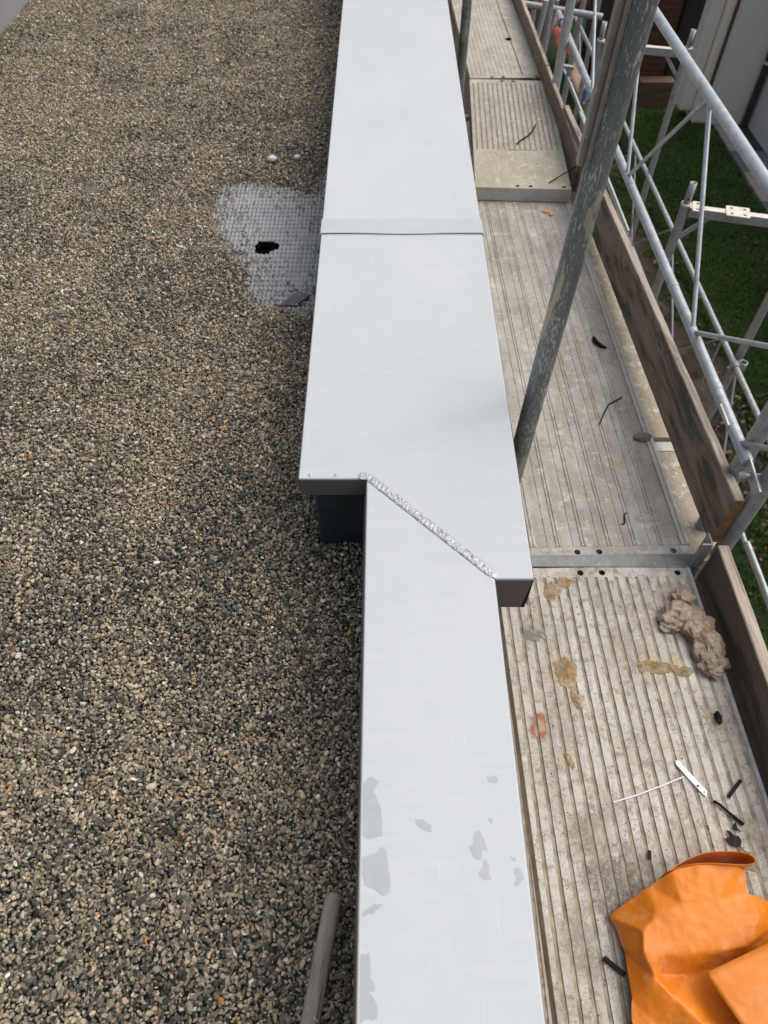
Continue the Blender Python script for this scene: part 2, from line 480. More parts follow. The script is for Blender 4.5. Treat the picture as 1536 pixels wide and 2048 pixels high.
M['darkgravel'] = simple('dark_chippings', (0.035, 0.038, 0.045), 0.9, 0, 0.8, 60, 0.9, 60)
M['pipe_dark'] = simple('dark_downpipe', (0.045, 0.048, 0.043), 0.5, 0.2, 0.15)
M['salmon'] = simple('salmon_pipe_plastic', (0.62, 0.20, 0.12), 0.32, 0, 0.10, 8)
M['peach'] = simple('peach_pipe_plastic', (0.95, 0.60, 0.36), 0.4, 0, 0.10, 8)
M['blue'] = simple('blue_pipe_plastic', (0.006, 0.06, 0.19), 0.4, 0, 0.12, 8)
M['rock'] = mat_wool('earthy_rock', (0.045, 0.033, 0.022), (0.10, 0.078, 0.056), (0.16, 0.13, 0.10))

M['deck_near'] = mat_deck('ribbed_decking_dirty', (0.345, 0.312, 0.262), (0.51, 0.472, 0.412), (0.66, 0.632, 0.572),
    spots=[(0.062, 0.690, 0.034, (0.30, 0.085, 0.012), 0.95), (0.062, 0.690, 0.034, (0.30, 0.085, 0.012), 0.95), (0.062, 0.692, 0.018, (0.46, 0.36, 0.20), 0.8),
           (0.072, 0.970, 0.030, (0.22, 0.20, 0.165), 0.85), (0.180, 0.975, 0.026, (0.36, 0.40, 0.33), 0.6),
           (0.150, 0.845, 0.052, (0.44, 0.315, 0.18), 0.9), (0.160, 0.765, 0.028, (0.44, 0.315, 0.18), 0.85),
           (0.155, 1.115, 0.034, (0.47, 0.36, 0.20), 0.85), (0.205, 1.150, 0.030, (0.47, 0.36, 0.20), 0.8),
           (0.405, 0.860, 0.045, (0.50, 0.39, 0.23), 0.85), (0.475, 0.850, 0.036, (0.50, 0.39, 0.23), 0.85),
           (0.115, 0.600, 0.026, (0.46, 0.36, 0.19), 0.75), (0.490, 0.330, 0.032, (0.34, 0.26, 0.15), 0.8),
           (0.510, 1.090, 0.050, (0.29, 0.22, 0.17), 0.6), (0.300, 1.060, 0.028, (0.30, 0.27, 0.22), 0.7),
           (0.175, 0.300, 0.085, (0.10, 0.078, 0.056), 0.75), (0.120, 0.420, 0.050, (0.16, 0.115, 0.075), 0.6), (0.260, 0.230, 0.055, (0.11, 0.088, 0.066), 0.6), (0.235, 0.360, 0.045, (0.13, 0.10, 0.075), 0.5), (0.080, 0.180, 0.055, (0.15, 0.115, 0.08), 0.5), (0.545, 0.420, 0.060, (0.27, 0.205, 0.155), 0.6), (0.560, 0.700, 0.060, (0.28, 0.215, 0.165), 0.6)], yellow=0.2)
M['deck_mid'] = mat_deck('flat_decking_dirty', (0.29, 0.26, 0.225), (0.41, 0.375, 0.33), (0.56, 0.53, 0.475), yellow=0.6, speck=0.5)
M['deck_far'] = mat_deck('far_decking_dusty', (0.31, 0.275, 0.225), (0.42, 0.38, 0.32), (0.53, 0.49, 0.42), yellow=0.3, speck=0.4)
M['deck_yellow'] = mat_deck('yellowed_plank_end', (0.33, 0.30, 0.22), (0.42, 0.385, 0.285), (0.52, 0.475, 0.36), yellow=0.6, speck=0.35)
M['plank_side'] = mat_deck('pale_plank_side', (0.40, 0.37, 0.345), (0.48, 0.45, 0.42), (0.55, 0.52, 0.49), yellow=0.1, speck=0.3)
M['deck_edge'] = mat_deck('pale_edge_strip', (0.47, 0.43, 0.36), (0.56, 0.53, 0.465), (0.66, 0.64, 0.58), yellow=0.2, speck=0.3)
M['deck_strip'] = mat_deck('mottled_side_plank', (0.24, 0.20, 0.13), (0.33, 0.28, 0.19), (0.42, 0.37, 0.27), yellow=0.5, speck=0.7)

# ------------------------------------------------------------------ object helpers
def tag(o, label=None, cat=None, group=None, kind=None):
    if label: o['label'] = label
    if cat: o['category'] = cat
    if group: o['group'] = group
    if kind: o['kind'] = kind
    return o

def thing(name, label, cat, loc=(0, 0, 0), rotz=0.0, group=None):
    o = bpy.data.objects.new(name, None)
    o.empty_display_size = 0.05
    COL.objects.link(o)
    o.location = loc
    o.rotation_euler = (0, 0, rotz)
    return tag(o, label, cat, group)

class MB:
    def __init__(s):
        s.v, s.f, s.mi, s.sm = [], [], [], []
    def add(s, vs, fs, mi=0, smooth=False):
        o = len(s.v)
        s.v += [tuple(p) for p in vs]
        for f in fs:
            s.f.append(tuple(i + o for i in f))
            s.mi.append(mi)
            s.sm.append(smooth)
        return s
    def box(s, a, b, mi=0):
        (x0, y0, z0), (x1, y1, z1) = a, b
        vs = [(x, y, z) for z in (z0, z1) for y in (y0, y1) for x in (x0, x1)]
        return s.add(vs, [(0, 2, 3, 1), (4, 5, 7, 6), (0, 1, 5, 4), (2, 6, 7, 3), (0, 4, 6, 2), (1, 3, 7, 5)], mi)
    def hexa(s, bottom, top, mi=0):
        n = len(bottom)
        fs = [tuple(range(n - 1, -1, -1)), tuple(range(n, 2 * n))]
        fs += [(i, (i + 1) % n, n + (i + 1) % n, n + i) for i in range(n)]
        return s.add(list(bottom) + list(top), fs, mi)
    def prism(s, poly, z0, z1, mi=0):
        return s.hexa([(x, y, z0) for x, y in poly], [(x, y, z1) for x, y in poly], mi)
    def bar(s, p0, p1, wx, wy, mi=0, up=(0, 0, 1)):
        p0, p1 = Vector(p0), Vector(p1)
        d = (p1 - p0).normalized()
        a = d.cross(Vector(up))
        if a.length < 1e-4:
            a = d.cross(Vector((0, 1, 0)))
        a.normalize()
        b = a.cross(d)
        a, b = a * wx / 2, b * wy / 2
        c = [(-1, -1), (1, -1), (1, 1), (-1, 1)]
        return s.hexa([p0 + a * i + b * j for i, j in c], [p1 + a * i + b * j for i, j in c], mi)
    def tube(s, p0, p1, r, n=14, mi=0, caps=True, r1=None):
        return s.path([p0, p1], [r, r if r1 is None else r1], n, mi, caps)
    def path(s, pts, r, n=12, mi=0, caps=True):
        pts = [Vector(p) for p in pts]
        rs = r if isinstance(r, (list, tuple)) else [r] * len(pts)
        prev = None
        rings = []
        for i, p in enumerate(pts):
            d = (pts[min(i + 1, len(pts) - 1)] - pts[max(i - 1, 0)]).normalized()
            if prev is None:
                a = d.orthogonal().normalized()
            else:
                a = prev - d * prev.dot(d)
                a.normalize()
            prev = a
            b = d.cross(a)
            rings.append([p + (a * math.cos(t) + b * math.sin(t)) * rs[i] for t in (2 * math.pi * k / n for k in range(n))])
        vs = [q for ring in rings for q in ring]
        fs = [(i * n + k, i * n + (k + 1) % n, (i + 1) * n + (k + 1) % n, (i + 1) * n + k) for i in range(len(pts) - 1) for k in range(n)]
        s.add(vs, fs, mi, True)
        if caps:
            o = len(s.v)
            s.add(rings[0], [tuple(range(n - 1, -1, -1))], mi)
            s.add(rings[-1], [tuple(range(n))], mi)
        return s
    def pipe(s, p0, p1, ro, ri, n=20, mi=0):
        """open-ended hollow tube"""
        p0, p1 = Vector(p0), Vector(p1)
        d = (p1 - p0).normalized()
        a = d.orthogonal().normalized()
        b = d.cross(a)
        R4 = []
        for p, r in ((p0, ro), (p1, ro), (p1, ri), (p0, ri)):
            R4.append([p + (a * math.cos(t) + b * math.sin(t)) * r for t in (2 * math.pi * k / n for k in range(n))])
        vs = [q for ring in R4 for q in ring]
        fs = [(i * n + k, i * n + (k + 1) % n, ((i + 1) % 4) * n + (k + 1) % n, ((i + 1) % 4) * n + k) for i in range(4) for k in range(n)]
        return s.add(vs, fs, mi, True)
    def plate(s, outline, holes, z0, z1, mi=0, wall_mi=None):
        """flat plate with real round or polygon holes"""
        loops = [outline] + holes
        vs, edges, faces = [], [], []
        for lp in loops:
            o = len(vs)
            vs += [Vector(p) for p in lp]
            edges += [(o + i, o + (i + 1) % len(lp)) for i in range(len(lp))]
            faces.append(list(range(o, o + len(lp))))
        rv, re, rf, ov, oe, of = delaunay_2d_cdt(vs, edges, [], 0, 1e-7)
        def inside(p, lp):
            c = False
            j = len(lp) - 1
            for i in range(len(lp)):
                if ((lp[i][1] > p[1]) != (lp[j][1] > p[1])) and p[0] < (lp[j][0] - lp[i][0]) * (p[1] - lp[i][1]) / (lp[j][1] - lp[i][1]) + lp[i][0]:
                    c = not c
                j = i
            return c
        keep = []
        for f in rf:
            c = sum((rv[i] for i in f), Vector((0, 0))) / len(f)
            if inside(c, outline) and not any(inside(c, h) for h in holes):
                keep.append(f)
        s.add([(p[0], p[1], z1) for p in rv], keep, mi)
        s.add([(p[0], p[1], z0) for p in rv], [tuple(reversed(f)) for f in keep], mi)
        for lp in loops:
            n = len(lp)
            s.add([(p[0], p[1], z0) for p in lp] + [(p[0], p[1], z1) for p in lp],
                  [(i, (i + 1) % n, n + (i + 1) % n, n + i) for i in range(n)], mi if wall_mi is None else wall_mi)
        return s
    def build(s, name, mats, parent=None, bevel=0.0, seg=2, world=True, fix=True):
        me = bpy.data.meshes.new(name)
        vs = s.v
        if parent is not None and world:
            inv = Matrix.LocRotScale(parent.location, parent.rotation_euler, None).inverted()
            vs = [inv @ Vector(p) for p in vs]
        me.from_pydata([tuple(v) for v in vs], [], s.f)
        me.polygons.foreach_set('material_index', s.mi)
        me.polygons.foreach_set('use_smooth', s.sm)
        for m in (mats if isinstance(mats, (list, tuple)) else [mats]):
            me.materials.append(m)
        if fix:
            bm = bmesh.new()
            bm.from_mesh(me)
            bmesh.ops.recalc_face_normals(bm, faces=bm.faces)
            bm.to_mesh(me)
            bm.free()
        me.update()
        o = bpy.data.objects.new(name, me)
        COL.objects.link(o)
        if parent is not None:
            o.parent = parent
        if bevel:
            md = o.modifiers.new('bevel', 'BEVEL')
            md.width = bevel
            md.segments = seg
            md.limit_method = 'ANGLE'
            md.angle_limit = R(40)
            md.harden_normals = False
        return o

def circ(cx, cy, r, n=16, ry=None):
    ry = r if ry is None else ry
    return [(cx + r * math.cos(2 * math.pi * k / n), cy + ry * math.sin(2 * math.pi * k / n)) for k in range(n)]

def nz3(x, y, z=0.0, s=1.0):
    return noise.noise(Vector((x * s, y * s, z * s)))

def lump(mb, c, r, seed, rough=0.35, sub=3, mi=0, flat=1.0, freq=2.2, smooth=True, fine=0.0):
    bm = bmesh.new()
    bmesh.ops.create_icosphere(bm, subdivisions=sub, radius=1.0)
    vs = []
    for v in bm.verts:
        d = v.co.normalized()
        k = 1 + rough * noise.fractal(d * freq + Vector((seed, seed * 1.7, 0)), 1.0, 2.0, 4) + fine * abs(noise.noise(d * freq * 5 + Vector((seed, 3, 1)))) - fine * 1.4 * max(0, 0.25 - abs(noise.noise(d * freq * 1.6 + Vector((9, seed, 1))))) * 2
        vs.append((c[0] + d.x * r[0] * k, c[1] + d.y * r[1] * k, c[2] + d.z * r[2] * k * flat))
    fs = [tuple(v.index for v in f.verts) for f in bm.faces]
    bm.free()
    return mb.add(vs, fs, mi, smooth)

def scatter(name, protos, pts, rots, scls, picks, tints, mats):
    """one stuff object: loose points plus the proto islands, instanced by its own node group"""
    vs, fs, ids, mis = [], [], [], []
    for k, (pv, pf, pm) in enumerate(protos):
        o = len(vs)
        vs += [tuple(p) for p in pv]
        fs += [tuple(i + o for i in f) for f in pf]
        ids += [k] * len(pv)
        mis += [pm] * len(pf)
    np0 = len(vs)
    allv = np.vstack([np.array(vs, dtype=np.float32), np.asarray(pts, dtype=np.float32)])
    me = bpy.data.meshes.new(name)
    me.vertices.add(len(allv))
    me.vertices.foreach_set('co', allv.ravel())
    ls = [len(f) for f in fs]
    me.loops.add(sum(ls))
    me.polygons.add(len(fs))
    me.loops.foreach_set('vertex_index', [i for f in fs for i in f])
    me.polygons.foreach_set('loop_start', np.concatenate([[0], np.cumsum(ls)[:-1]]).astype(np.int32))
    me.polygons.foreach_set('material_index', mis)
    me.update(calc_edges=True)
    me.polygons.foreach_set('use_smooth', [False] * len(fs))
    n = len(allv)
    def attr(nm, typ, data, key):
        a = me.attributes.new(nm, typ, 'POINT')
        a.data.foreach_set(key, np.ascontiguousarray(data).ravel())
    pad = lambda a, w: np.vstack([np.zeros((np0, w), np.float32), np.asarray(a, np.float32).reshape(-1, w)])
    attr('kind_id', 'INT', np.concatenate([np.array(ids, np.int32), np.full(n - np0, -1, np.int32)]), 'value')
    attr('rot', 'FLOAT_VECTOR', pad(rots, 3), 'vector')
    attr('scl', 'FLOAT_VECTOR', pad(scls, 3), 'vector')
    attr('tint', 'FLOAT', pad(tints, 1), 'value')
    attr('pick', 'INT', np.concatenate([np.zeros(np0, np.int32), np.asarray(picks, np.int32)]), 'value')
    for m in mats:
        me.materials.append(m)
    o = bpy.data.objects.new(name, me)
    COL.objects.link(o)
    ng = bpy.data.node_groups.new(name, 'GeometryNodeTree')
    ng.interface.new_socket('Geometry', in_out='INPUT', socket_type='NodeSocketGeometry')
    ng.interface.new_socket('Geometry', in_out='OUTPUT', socket_type='NodeSocketGeometry')
    N, L = ng.nodes, ng.links
    gi, go = N.new('NodeGroupInput'), N.new('NodeGroupOutput')
    def na(nm, typ):
        x = N.new('GeometryNodeInputNamedAttribute')
        x.data_type = typ
        x.inputs['Name'].default_value = nm
        return [s for s in x.outputs if s.enabled and s.name == 'Attribute'][0]
    def sep(k):
        c = N.new('FunctionNodeCompare')
        c.data_type = 'INT'
        c.operation = 'EQUAL'
        L.new(na('kind_id', 'INT'), c.inputs[2])
        c.inputs[3].default_value = k
        s = N.new('GeometryNodeSeparateGeometry')
        s.domain = 'POINT'
        L.new(gi.outputs[0], s.inputs['Geometry'])
        L.new(c.outputs[0], s.inputs['Selection'])
        return s.outputs['Selection']
    g2i = N.new('GeometryNodeGeometryToInstance')
    for k in range(len(protos)):
        L.new(sep(k), g2i.inputs[0])
    iop = N.new('GeometryNodeInstanceOnPoints')
    L.new(sep(-1), iop.inputs['Points'])
    L.new(g2i.outputs[0], iop.inputs['Instance'])
    iop.inputs['Pick Instance'].default_value = True
    L.new(na('pick', 'INT'), iop.inputs['Instance Index'])
    e = N.new('FunctionNodeEulerToRotation')
    L.new(na('rot', 'FLOAT_VECTOR'), e.inputs[0])
    L.new(e.outputs[0], iop.inputs['Rotation'])
    L.new(na('scl', 'FLOAT_VECTOR'), iop.inputs['Scale'])
    L.new(iop.outputs[0], go.inputs[0])
    md = o.modifiers.new('scatter', 'NODES')
    md.node_group = ng
    o['kind'] = 'stuff'
    return o

# ================================================================== SETTING: roof, walls, ground
ZG = -0.30                                            # top of the gravel bed
GROUND = -4.65
MB().box((-6, -3, -0.55), (-0.03, 12, -0.365)).build('roof', M['mem'])['kind'] = 'structure'

# upstand under the coping, wrapped in dark membrane, and the facade below it
pw = thing('parapet_wall', 'dark membrane wrapped parapet upstand under the pale metal coping', 'wall', (0.05, 1.05, -0.40))
mb = MB()
mb.prism([(-0.008, -3), (0.195, -3), (0.195, 1.046), (0.27, 1.046), (0.285, 12), (-0.195, 12), (-0.165, 1.046), (-0.008, 1.046)], -0.42, -0.012)
mb.build('upstand', M['mem'], pw, 0.006, 2)
hw = tag(MB().prism([(-5.9, -3), (0.185, -3), (0.185, 1.05), (0.262, 1.05), (0.275, 12), (-5.9, 12)], GROUND - .3, -0.56).build('house_wall', M['plaster_pink']),
         'pinkish rendered house facade below the parapet, behind the scaffold', 'wall')
lw = thing('upstand_wall', 'grey rendered upstand wall along the far left edge of the gravel', 'wall', (-2.35, 5, -0.36))
MB().box((-2.55, 3.2, -0.36), (-2.19, 12, 0.12)).build('wall', M['plaster_grey'], lw, 0.01)

# ------------------------------------------------------------------ coping
def XL(y): return -0.192 - 0.0032 * (y - 1.016)
def XR(y): return 0.302 + 0.0033 * (y - 0.752)
cp = thing('wall_coping', 'pale grey sheet metal coping that steps narrower at a taped diagonal joint', 'coping', (0.05, 1.0, 0))
zt, zb = 0.0, -0.011
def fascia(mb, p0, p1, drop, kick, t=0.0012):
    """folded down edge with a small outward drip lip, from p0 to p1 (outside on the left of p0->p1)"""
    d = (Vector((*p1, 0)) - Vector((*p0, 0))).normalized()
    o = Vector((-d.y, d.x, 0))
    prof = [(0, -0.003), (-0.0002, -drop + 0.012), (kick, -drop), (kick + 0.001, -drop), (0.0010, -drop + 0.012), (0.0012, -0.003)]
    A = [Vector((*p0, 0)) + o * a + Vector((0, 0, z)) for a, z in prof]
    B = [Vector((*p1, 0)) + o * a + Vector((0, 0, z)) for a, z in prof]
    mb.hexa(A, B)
Y1, Y2 = 2.05, 12
for nm, poly, fl in (
    ('coping_sheet', [(XL(Y2), Y2), (XL(Y1), Y1), (XR(Y1), Y1), (XR(Y2), Y2)], 'far'),
    ('coping_sheet', [(XL(2.048), 2.048), (XL(1.016), 1.016), (-0.0385, 1.016), (0.2235, 0.752), (XR(.752), 0.752), (XR(2.048), 2.048)], 'mid'),
    ('coping_sheet', [(-0.0385, 1.0147), (-0.0390, -1.2), (0.224, -1.2), (0.2232, 0.7510)], 'near')):
    o = MB().prism(poly, zb, zt).build(nm, M['coat'], cp, 0.0028, 3)
    mb = MB()
    if fl == 'far':
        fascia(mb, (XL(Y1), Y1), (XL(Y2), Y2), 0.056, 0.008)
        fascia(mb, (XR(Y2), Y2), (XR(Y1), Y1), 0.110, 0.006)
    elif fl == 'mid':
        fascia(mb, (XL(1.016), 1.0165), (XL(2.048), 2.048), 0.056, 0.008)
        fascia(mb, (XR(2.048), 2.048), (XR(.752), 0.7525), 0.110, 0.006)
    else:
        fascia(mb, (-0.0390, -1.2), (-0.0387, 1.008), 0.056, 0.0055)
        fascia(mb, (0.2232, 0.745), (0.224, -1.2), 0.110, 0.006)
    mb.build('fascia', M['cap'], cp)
mb = MB()
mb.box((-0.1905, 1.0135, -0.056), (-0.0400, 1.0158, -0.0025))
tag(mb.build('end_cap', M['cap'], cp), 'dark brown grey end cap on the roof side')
mb = MB()
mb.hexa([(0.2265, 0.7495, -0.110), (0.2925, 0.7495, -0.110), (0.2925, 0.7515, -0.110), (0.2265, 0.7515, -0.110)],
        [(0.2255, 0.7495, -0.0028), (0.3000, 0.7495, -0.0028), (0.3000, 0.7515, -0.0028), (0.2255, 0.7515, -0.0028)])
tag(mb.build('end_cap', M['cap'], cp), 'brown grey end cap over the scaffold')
mb = MB()
mb.hexa([(0.2926, 0.7492, -0.1105), (0.2995, 0.7492, -0.1105), (0.2995, 0.754, -0.1105), (0.2926, 0.754, -0.1105)],
        [(0.3001, 0.7492, -0.004), (0.3018, 0.7492, -0.004), (0.3018, 0.754, -0.004), (0.3001, 0.754, -0.004)])
mb.build('gap_shade_strip', M['black'], cp)  # black strip paints in the dark open gap beside the short end cap
# joint cover strip lying across the sheets, its front edge lifting a little
mb = MB()
nx = 24
V, F = [], []
for j, (y, zo) in enumerate(((2.092, 0.0022), (2.030, 0.0022), (2.008, 0.0032))):
    for i in range(nx + 1):
        t = i / nx
        x = XL(2.05) - 0.0012 + t * (XR(2.05) - XL(2.05) + 0.0024)
        wob = 0.0006 * math.sin(t * 7 + 1) if j == 2 else 0
        V.append((x, y + 0.002 * math.sin(t * 9) * (j == 2), zo + wob))
for j in range(2):
    F += [(j * (nx + 1) + i, j * (nx + 1) + i + 1, (j + 1) * (nx + 1) + i + 1, (j + 1) * (nx + 1) + i) for i in range(nx)]
mb.add(V, F, 0, False)
mb.box((XL(2.05) - 0.0022, 2.008, -0.058), (XL(2.05) - 0.0010, 2.092, 0.0010))
mb.box((XR(2.05) + 0.0010, 2.008, -0.112), (XR(2.05) + 0.0022, 2.092, 0.0010))
o = mb.build('joint_cover', M['cover'], cp)
sd_ = o.modifiers.new('solid', 'SOLIDIFY'); sd_.thickness = 0.0012; sd_.offset = 1
# foil sealant bead along the mitre
mb = MB()
path = [Vector((-0.058, 1.0235)), Vector((-0.040, 1.0225)), Vector((-0.028, 1.013)), Vector((0.2165, 0.7655)), Vector((0.228, 0.756))]
L_ = [0]
for a, b in zip(path, path[1:]):
    L_.append(L_[-1] + (b - a).length)
NS, NW = 260, 12
V, F = [], []
for i in range(NS + 1):
    s = L_[-1] * i / NS
    k = max(j for j in range(len(path) - 1) if L_[j] <= s + 1e-9)
    d = (path[k + 1] - path[k]).normalized()
    c = path[k] + d * (s - L_[k])
    nn = Vector((-d.y, d.x))
    end = min(1, s / 0.006, (L_[-1] - s) / 0.012)
    wdt = (0.0096 + 0.0016 * nz3(s * 60, 0) + 0.0010 * nz3(s * 170, 3)) * (0.6 + 0.4 * end)
    for j in range(NW + 1):
        t = j / NW * 2 - 1
        off = t * wdt
        q = c + nn * off
        prof = max(0, 1 - abs(t) ** 3.5)
        rip = (0.5 + 0.5 * math.sin(s * 560 + 2.2 * t + 9.0 * nz3(s * 38, t * 0.8, 3))) ** 0.8
        blob = 0.5 + 0.5 * nz3(s * 190, t * 3.2, 1) + 0.35 * nz3(s * 420, t * 6, 8)
        h = 0.0008 + prof * (0.0008 + 0.0011 * rip + 0.0015 * blob) * max(0.25, end)
        V.append((q.x, q.y, max(0.0006, h)))
for i in range(NS):
    F += [(i * (NW + 1) + j, i * (NW + 1) + j + 1, (i + 1) * (NW + 1) + j + 1, (i + 1) * (NW + 1) + j) for j in range(NW)]
mb.add(V, F, 0, True)
mb.build('sealant_seam', M['seam'], cp)
mb = MB()
dsm = (path[3] - path[2]).normalized(); nsm = Vector((dsm.y, -dsm.x))
for k in range(120):
    side = 1 if k < 60 else -1
    k = k % 60
    q0, q1 = path[2].lerp(path[3], k / 60), path[2].lerp(path[3], (k + 1) / 60)
    sgn = (1 if (nsm.y < 0) else -1) * side
    o0 = nsm * sgn * (0.0090 + 0.0012 * nz3(k * 0.7, 3)); o1 = nsm * sgn * (0.0090 + 0.0012 * nz3((k + 1) * 0.7, 3))
    ww = 1.0 if side == 1 else 0.55
    w0 = nsm * sgn * ww * (0.0014 + 0.0016 * nz3(k * 0.9, 8 + side)); w1 = nsm * sgn * ww * (0.0014 + 0.0016 * nz3((k + 1) * 0.9, 8 + side))
    mb.add([(*(q0 + o0), 0.0011), (*(q1 + o1), 0.0011), (*(q1 + o1 + w1), 0.0004), (*(q0 + o0 + w0), 0.0004)], [(0, 1, 2, 3)])
mb.build('seam_shadow_line', M['edge'], cp)  # dark strips paint the shadow line along the edges of the bead
for (x, y) in ((-0.167, 1.026), (-0.108, 1.026), (0.032, 0.9635), (0.081, 0.9095), (0.123, 0.8665), (0.183, 0.8035), (0.205, 0.7805)):
    mb = MB()
    zz = 0.0002 if x < -0.05 else 0.0036
    rr = [(0.0044, 0), (0.0038, 0.0010), (0.0022, 0.0016), (0.0013, 0.0016), (0.0011, 0.0002)]
    n = 14
    V = [(x + r * math.cos(2 * math.pi * k / n), y + r * math.sin(2 * math.pi * k / n), zz + h) for r, h in rr for k in range(n)]
    F = [(i * n + k, i * n + (k + 1) % n, (i + 1) * n + (k + 1) % n, (i + 1) * n + k) for i in range(len(rr) - 1) for k in range(n)]
    mb.add(V, F, 0, True)
    mb.add([V[(len(rr) - 1) * n + k] for k in range(n)], [tuple(range(n))], 1)
    mb.build('rivet', [M['seam'], M['void']], cp)
# thin film residue left on the near sheet, each with its own torn outline
PATCH = [
 [(-0.034, 0.353), (-0.022, 0.363), (-0.008, 0.353), (-0.018, 0.34), (-0.006, 0.316), (-0.002, 0.288), (-0.003, 0.27), (-0.026, 0.265), (-0.034, 0.271)],
 [(-0.034, 0.239), (-0.02, 0.243), (-0.007, 0.247), (-0.006, 0.254), (0.004, 0.25), (0.008, 0.214), (0.011, 0.204), (0.008, 0.189), (0.0, 0.184), (-0.008, 0.189), (-0.01, 0.192), (-0.028, 0.199), (-0.034, 0.214)],
 [(-0.032, 0.164), (-0.014, 0.174), (0.0, 0.174), (-0.014, 0.163), (-0.032, 0.157)],
 [(-0.034, 0.109), (-0.021, 0.111), (-0.018, 0.089), (-0.02, 0.082), (-0.012, 0.071), (-0.014, 0.064), (-0.022, 0.064), (-0.013, 0.056), (-0.008, 0.044), (-0.01, 0.032), (-0.025, 0.032), (-0.034, 0.028)],
 [(0.051, 0.293), (0.06, 0.296), (0.076, 0.285), (0.076, 0.275), (0.064, 0.278), (0.053, 0.285)],
 [(0.134, 0.254), (0.141, 0.258), (0.144, 0.273), (0.152, 0.28), (0.159, 0.266), (0.164, 0.247), (0.157, 0.251), (0.151, 0.234), (0.14, 0.239)],
 [(0.157, 0.237), (0.162, 0.232), (0.165, 0.206), (0.154, 0.207), (0.145, 0.214), (0.153, 0.224)],
 [(0.168, 0.296), (0.175, 0.298), (0.174, 0.286)],
 [(0.199, 0.239), (0.206, 0.239), (0.207, 0.233), (0.199, 0.234)],
 [(0.201, 0.223), (0.212, 0.224), (0.216, 0.209), (0.204, 0.197), (0.199, 0.201), (0.205, 0.211)],
 [(0.172, 0.361), (0.189, 0.364), (0.191, 0.353), (0.176, 0.352)]]
for pi_, poly in enumerate(PATCH):
    pts = []
    for a, b in zip(poly, poly[1:] + poly[:1]):
        for k in range(8):
            t = k / 8
            x, y = a[0] + (b[0] - a[0]) * t, a[1] + (b[1] - a[1]) * t
            if x > -0.033:
                x += 0.0016 * nz3(x * 210, y * 210, pi_) + 0.0008 * nz3(x * 600, y * 600, pi_ + 5)
                y += 0.0016 * nz3(x * 210, y * 210, pi_ + 9) + 0.0008 * nz3(x * 600, y * 600, pi_ + 15)
            pts.append((max(x, -0.0345), y))
    mb = MB()
    mb.plate(pts, [], 0.00005, 0.00035)
    mb.build('film_patch', M['patch'], cp)

# ------------------------------------------------------------------ gravel bed
MATPOLY = [(-0.69, 2.93), (-0.60, 2.965), (-0.45, 2.95), (-0.40, 2.90), (-0.30, 2.88), (-0.26, 3.10), (-0.16, 3.14), (-0.13, 2.02), (-0.24, 2.05), (-0.33, 2.06), (-0.43, 2.09), (-0.50, 2.12), (-0.50, 2.28), (-0.52, 2.36), (-0.62, 2.48), (-0.67, 2.62), (-0.70, 2.80)]
def poly_dist(P, poly):
    """signed distance (negative inside) of Nx2 points to a polygon"""
    P = np.asarray(P)
    inside = np.zeros(len(P), bool)
    dm = np.full(len(P), 1e9)
    n = len(poly)
    for i in range(n):
        a, b = np.array(poly[i]), np.array(poly[(i + 1) % n])
        ab = b - a
        t = np.clip(((P - a) @ ab) / (ab @ ab), 0, 1)
        dm = np.minimum(dm, np.linalg.norm(P - (a + t[:, None] * ab), axis=1))
        c = ((a[1] > P[:, 1]) != (b[1] > P[:, 1]))
        with np.errstate(divide='ignore', invalid='ignore'):
            xx = (b[0] - a[0]) * (P[:, 1] - a[1]) / (b[1] - a[1] + 1e-12) + a[0]
        inside ^= c & (P[:, 0] < xx)
    return np.where(inside, -dm, dm)

def vnoise(P, s, seed=0.0):
    return np.array([noise.noise(Vector((x * s + seed, y * s - seed, seed))) for x, y in P])

def proto_stone(seed, sub=2):
    r_ = random.Random(seed)
    bm = bmesh.new()
    bmesh.ops.create_icosphere(bm, subdivisions=sub, radius=1.0)
    planes = []
    for _ in range(r_.randint(9, 14)):
        d = Vector((r_.gauss(0, 1), r_.gauss(0, 1), r_.gauss(0, 1))).normalized()
        planes.append((d, r_.uniform(0.45, 0.80)))
    sc = Vector((r_.uniform(0.95, 1.45), r_.uniform(0.75, 1.05), r_.uniform(0.55, 0.85)))
    vs = []
    for v in bm.verts:
        p = v.co.copy()
        for d, h in planes:
            q = p.dot(d)
            if q > h:
                p -= d * (q - h) * 0.98
        p *= 1.12 + 0.05 * noise.noise(p * 2.5 + Vector((seed, 0, 0)))
        vs.append(Vector((p.x * sc.x, p.y * sc.y, p.z * sc.z)))
    fs = [tuple(v.index for v in f.verts) for f in bm.faces]
    bm.free()
    return vs, fs, 0

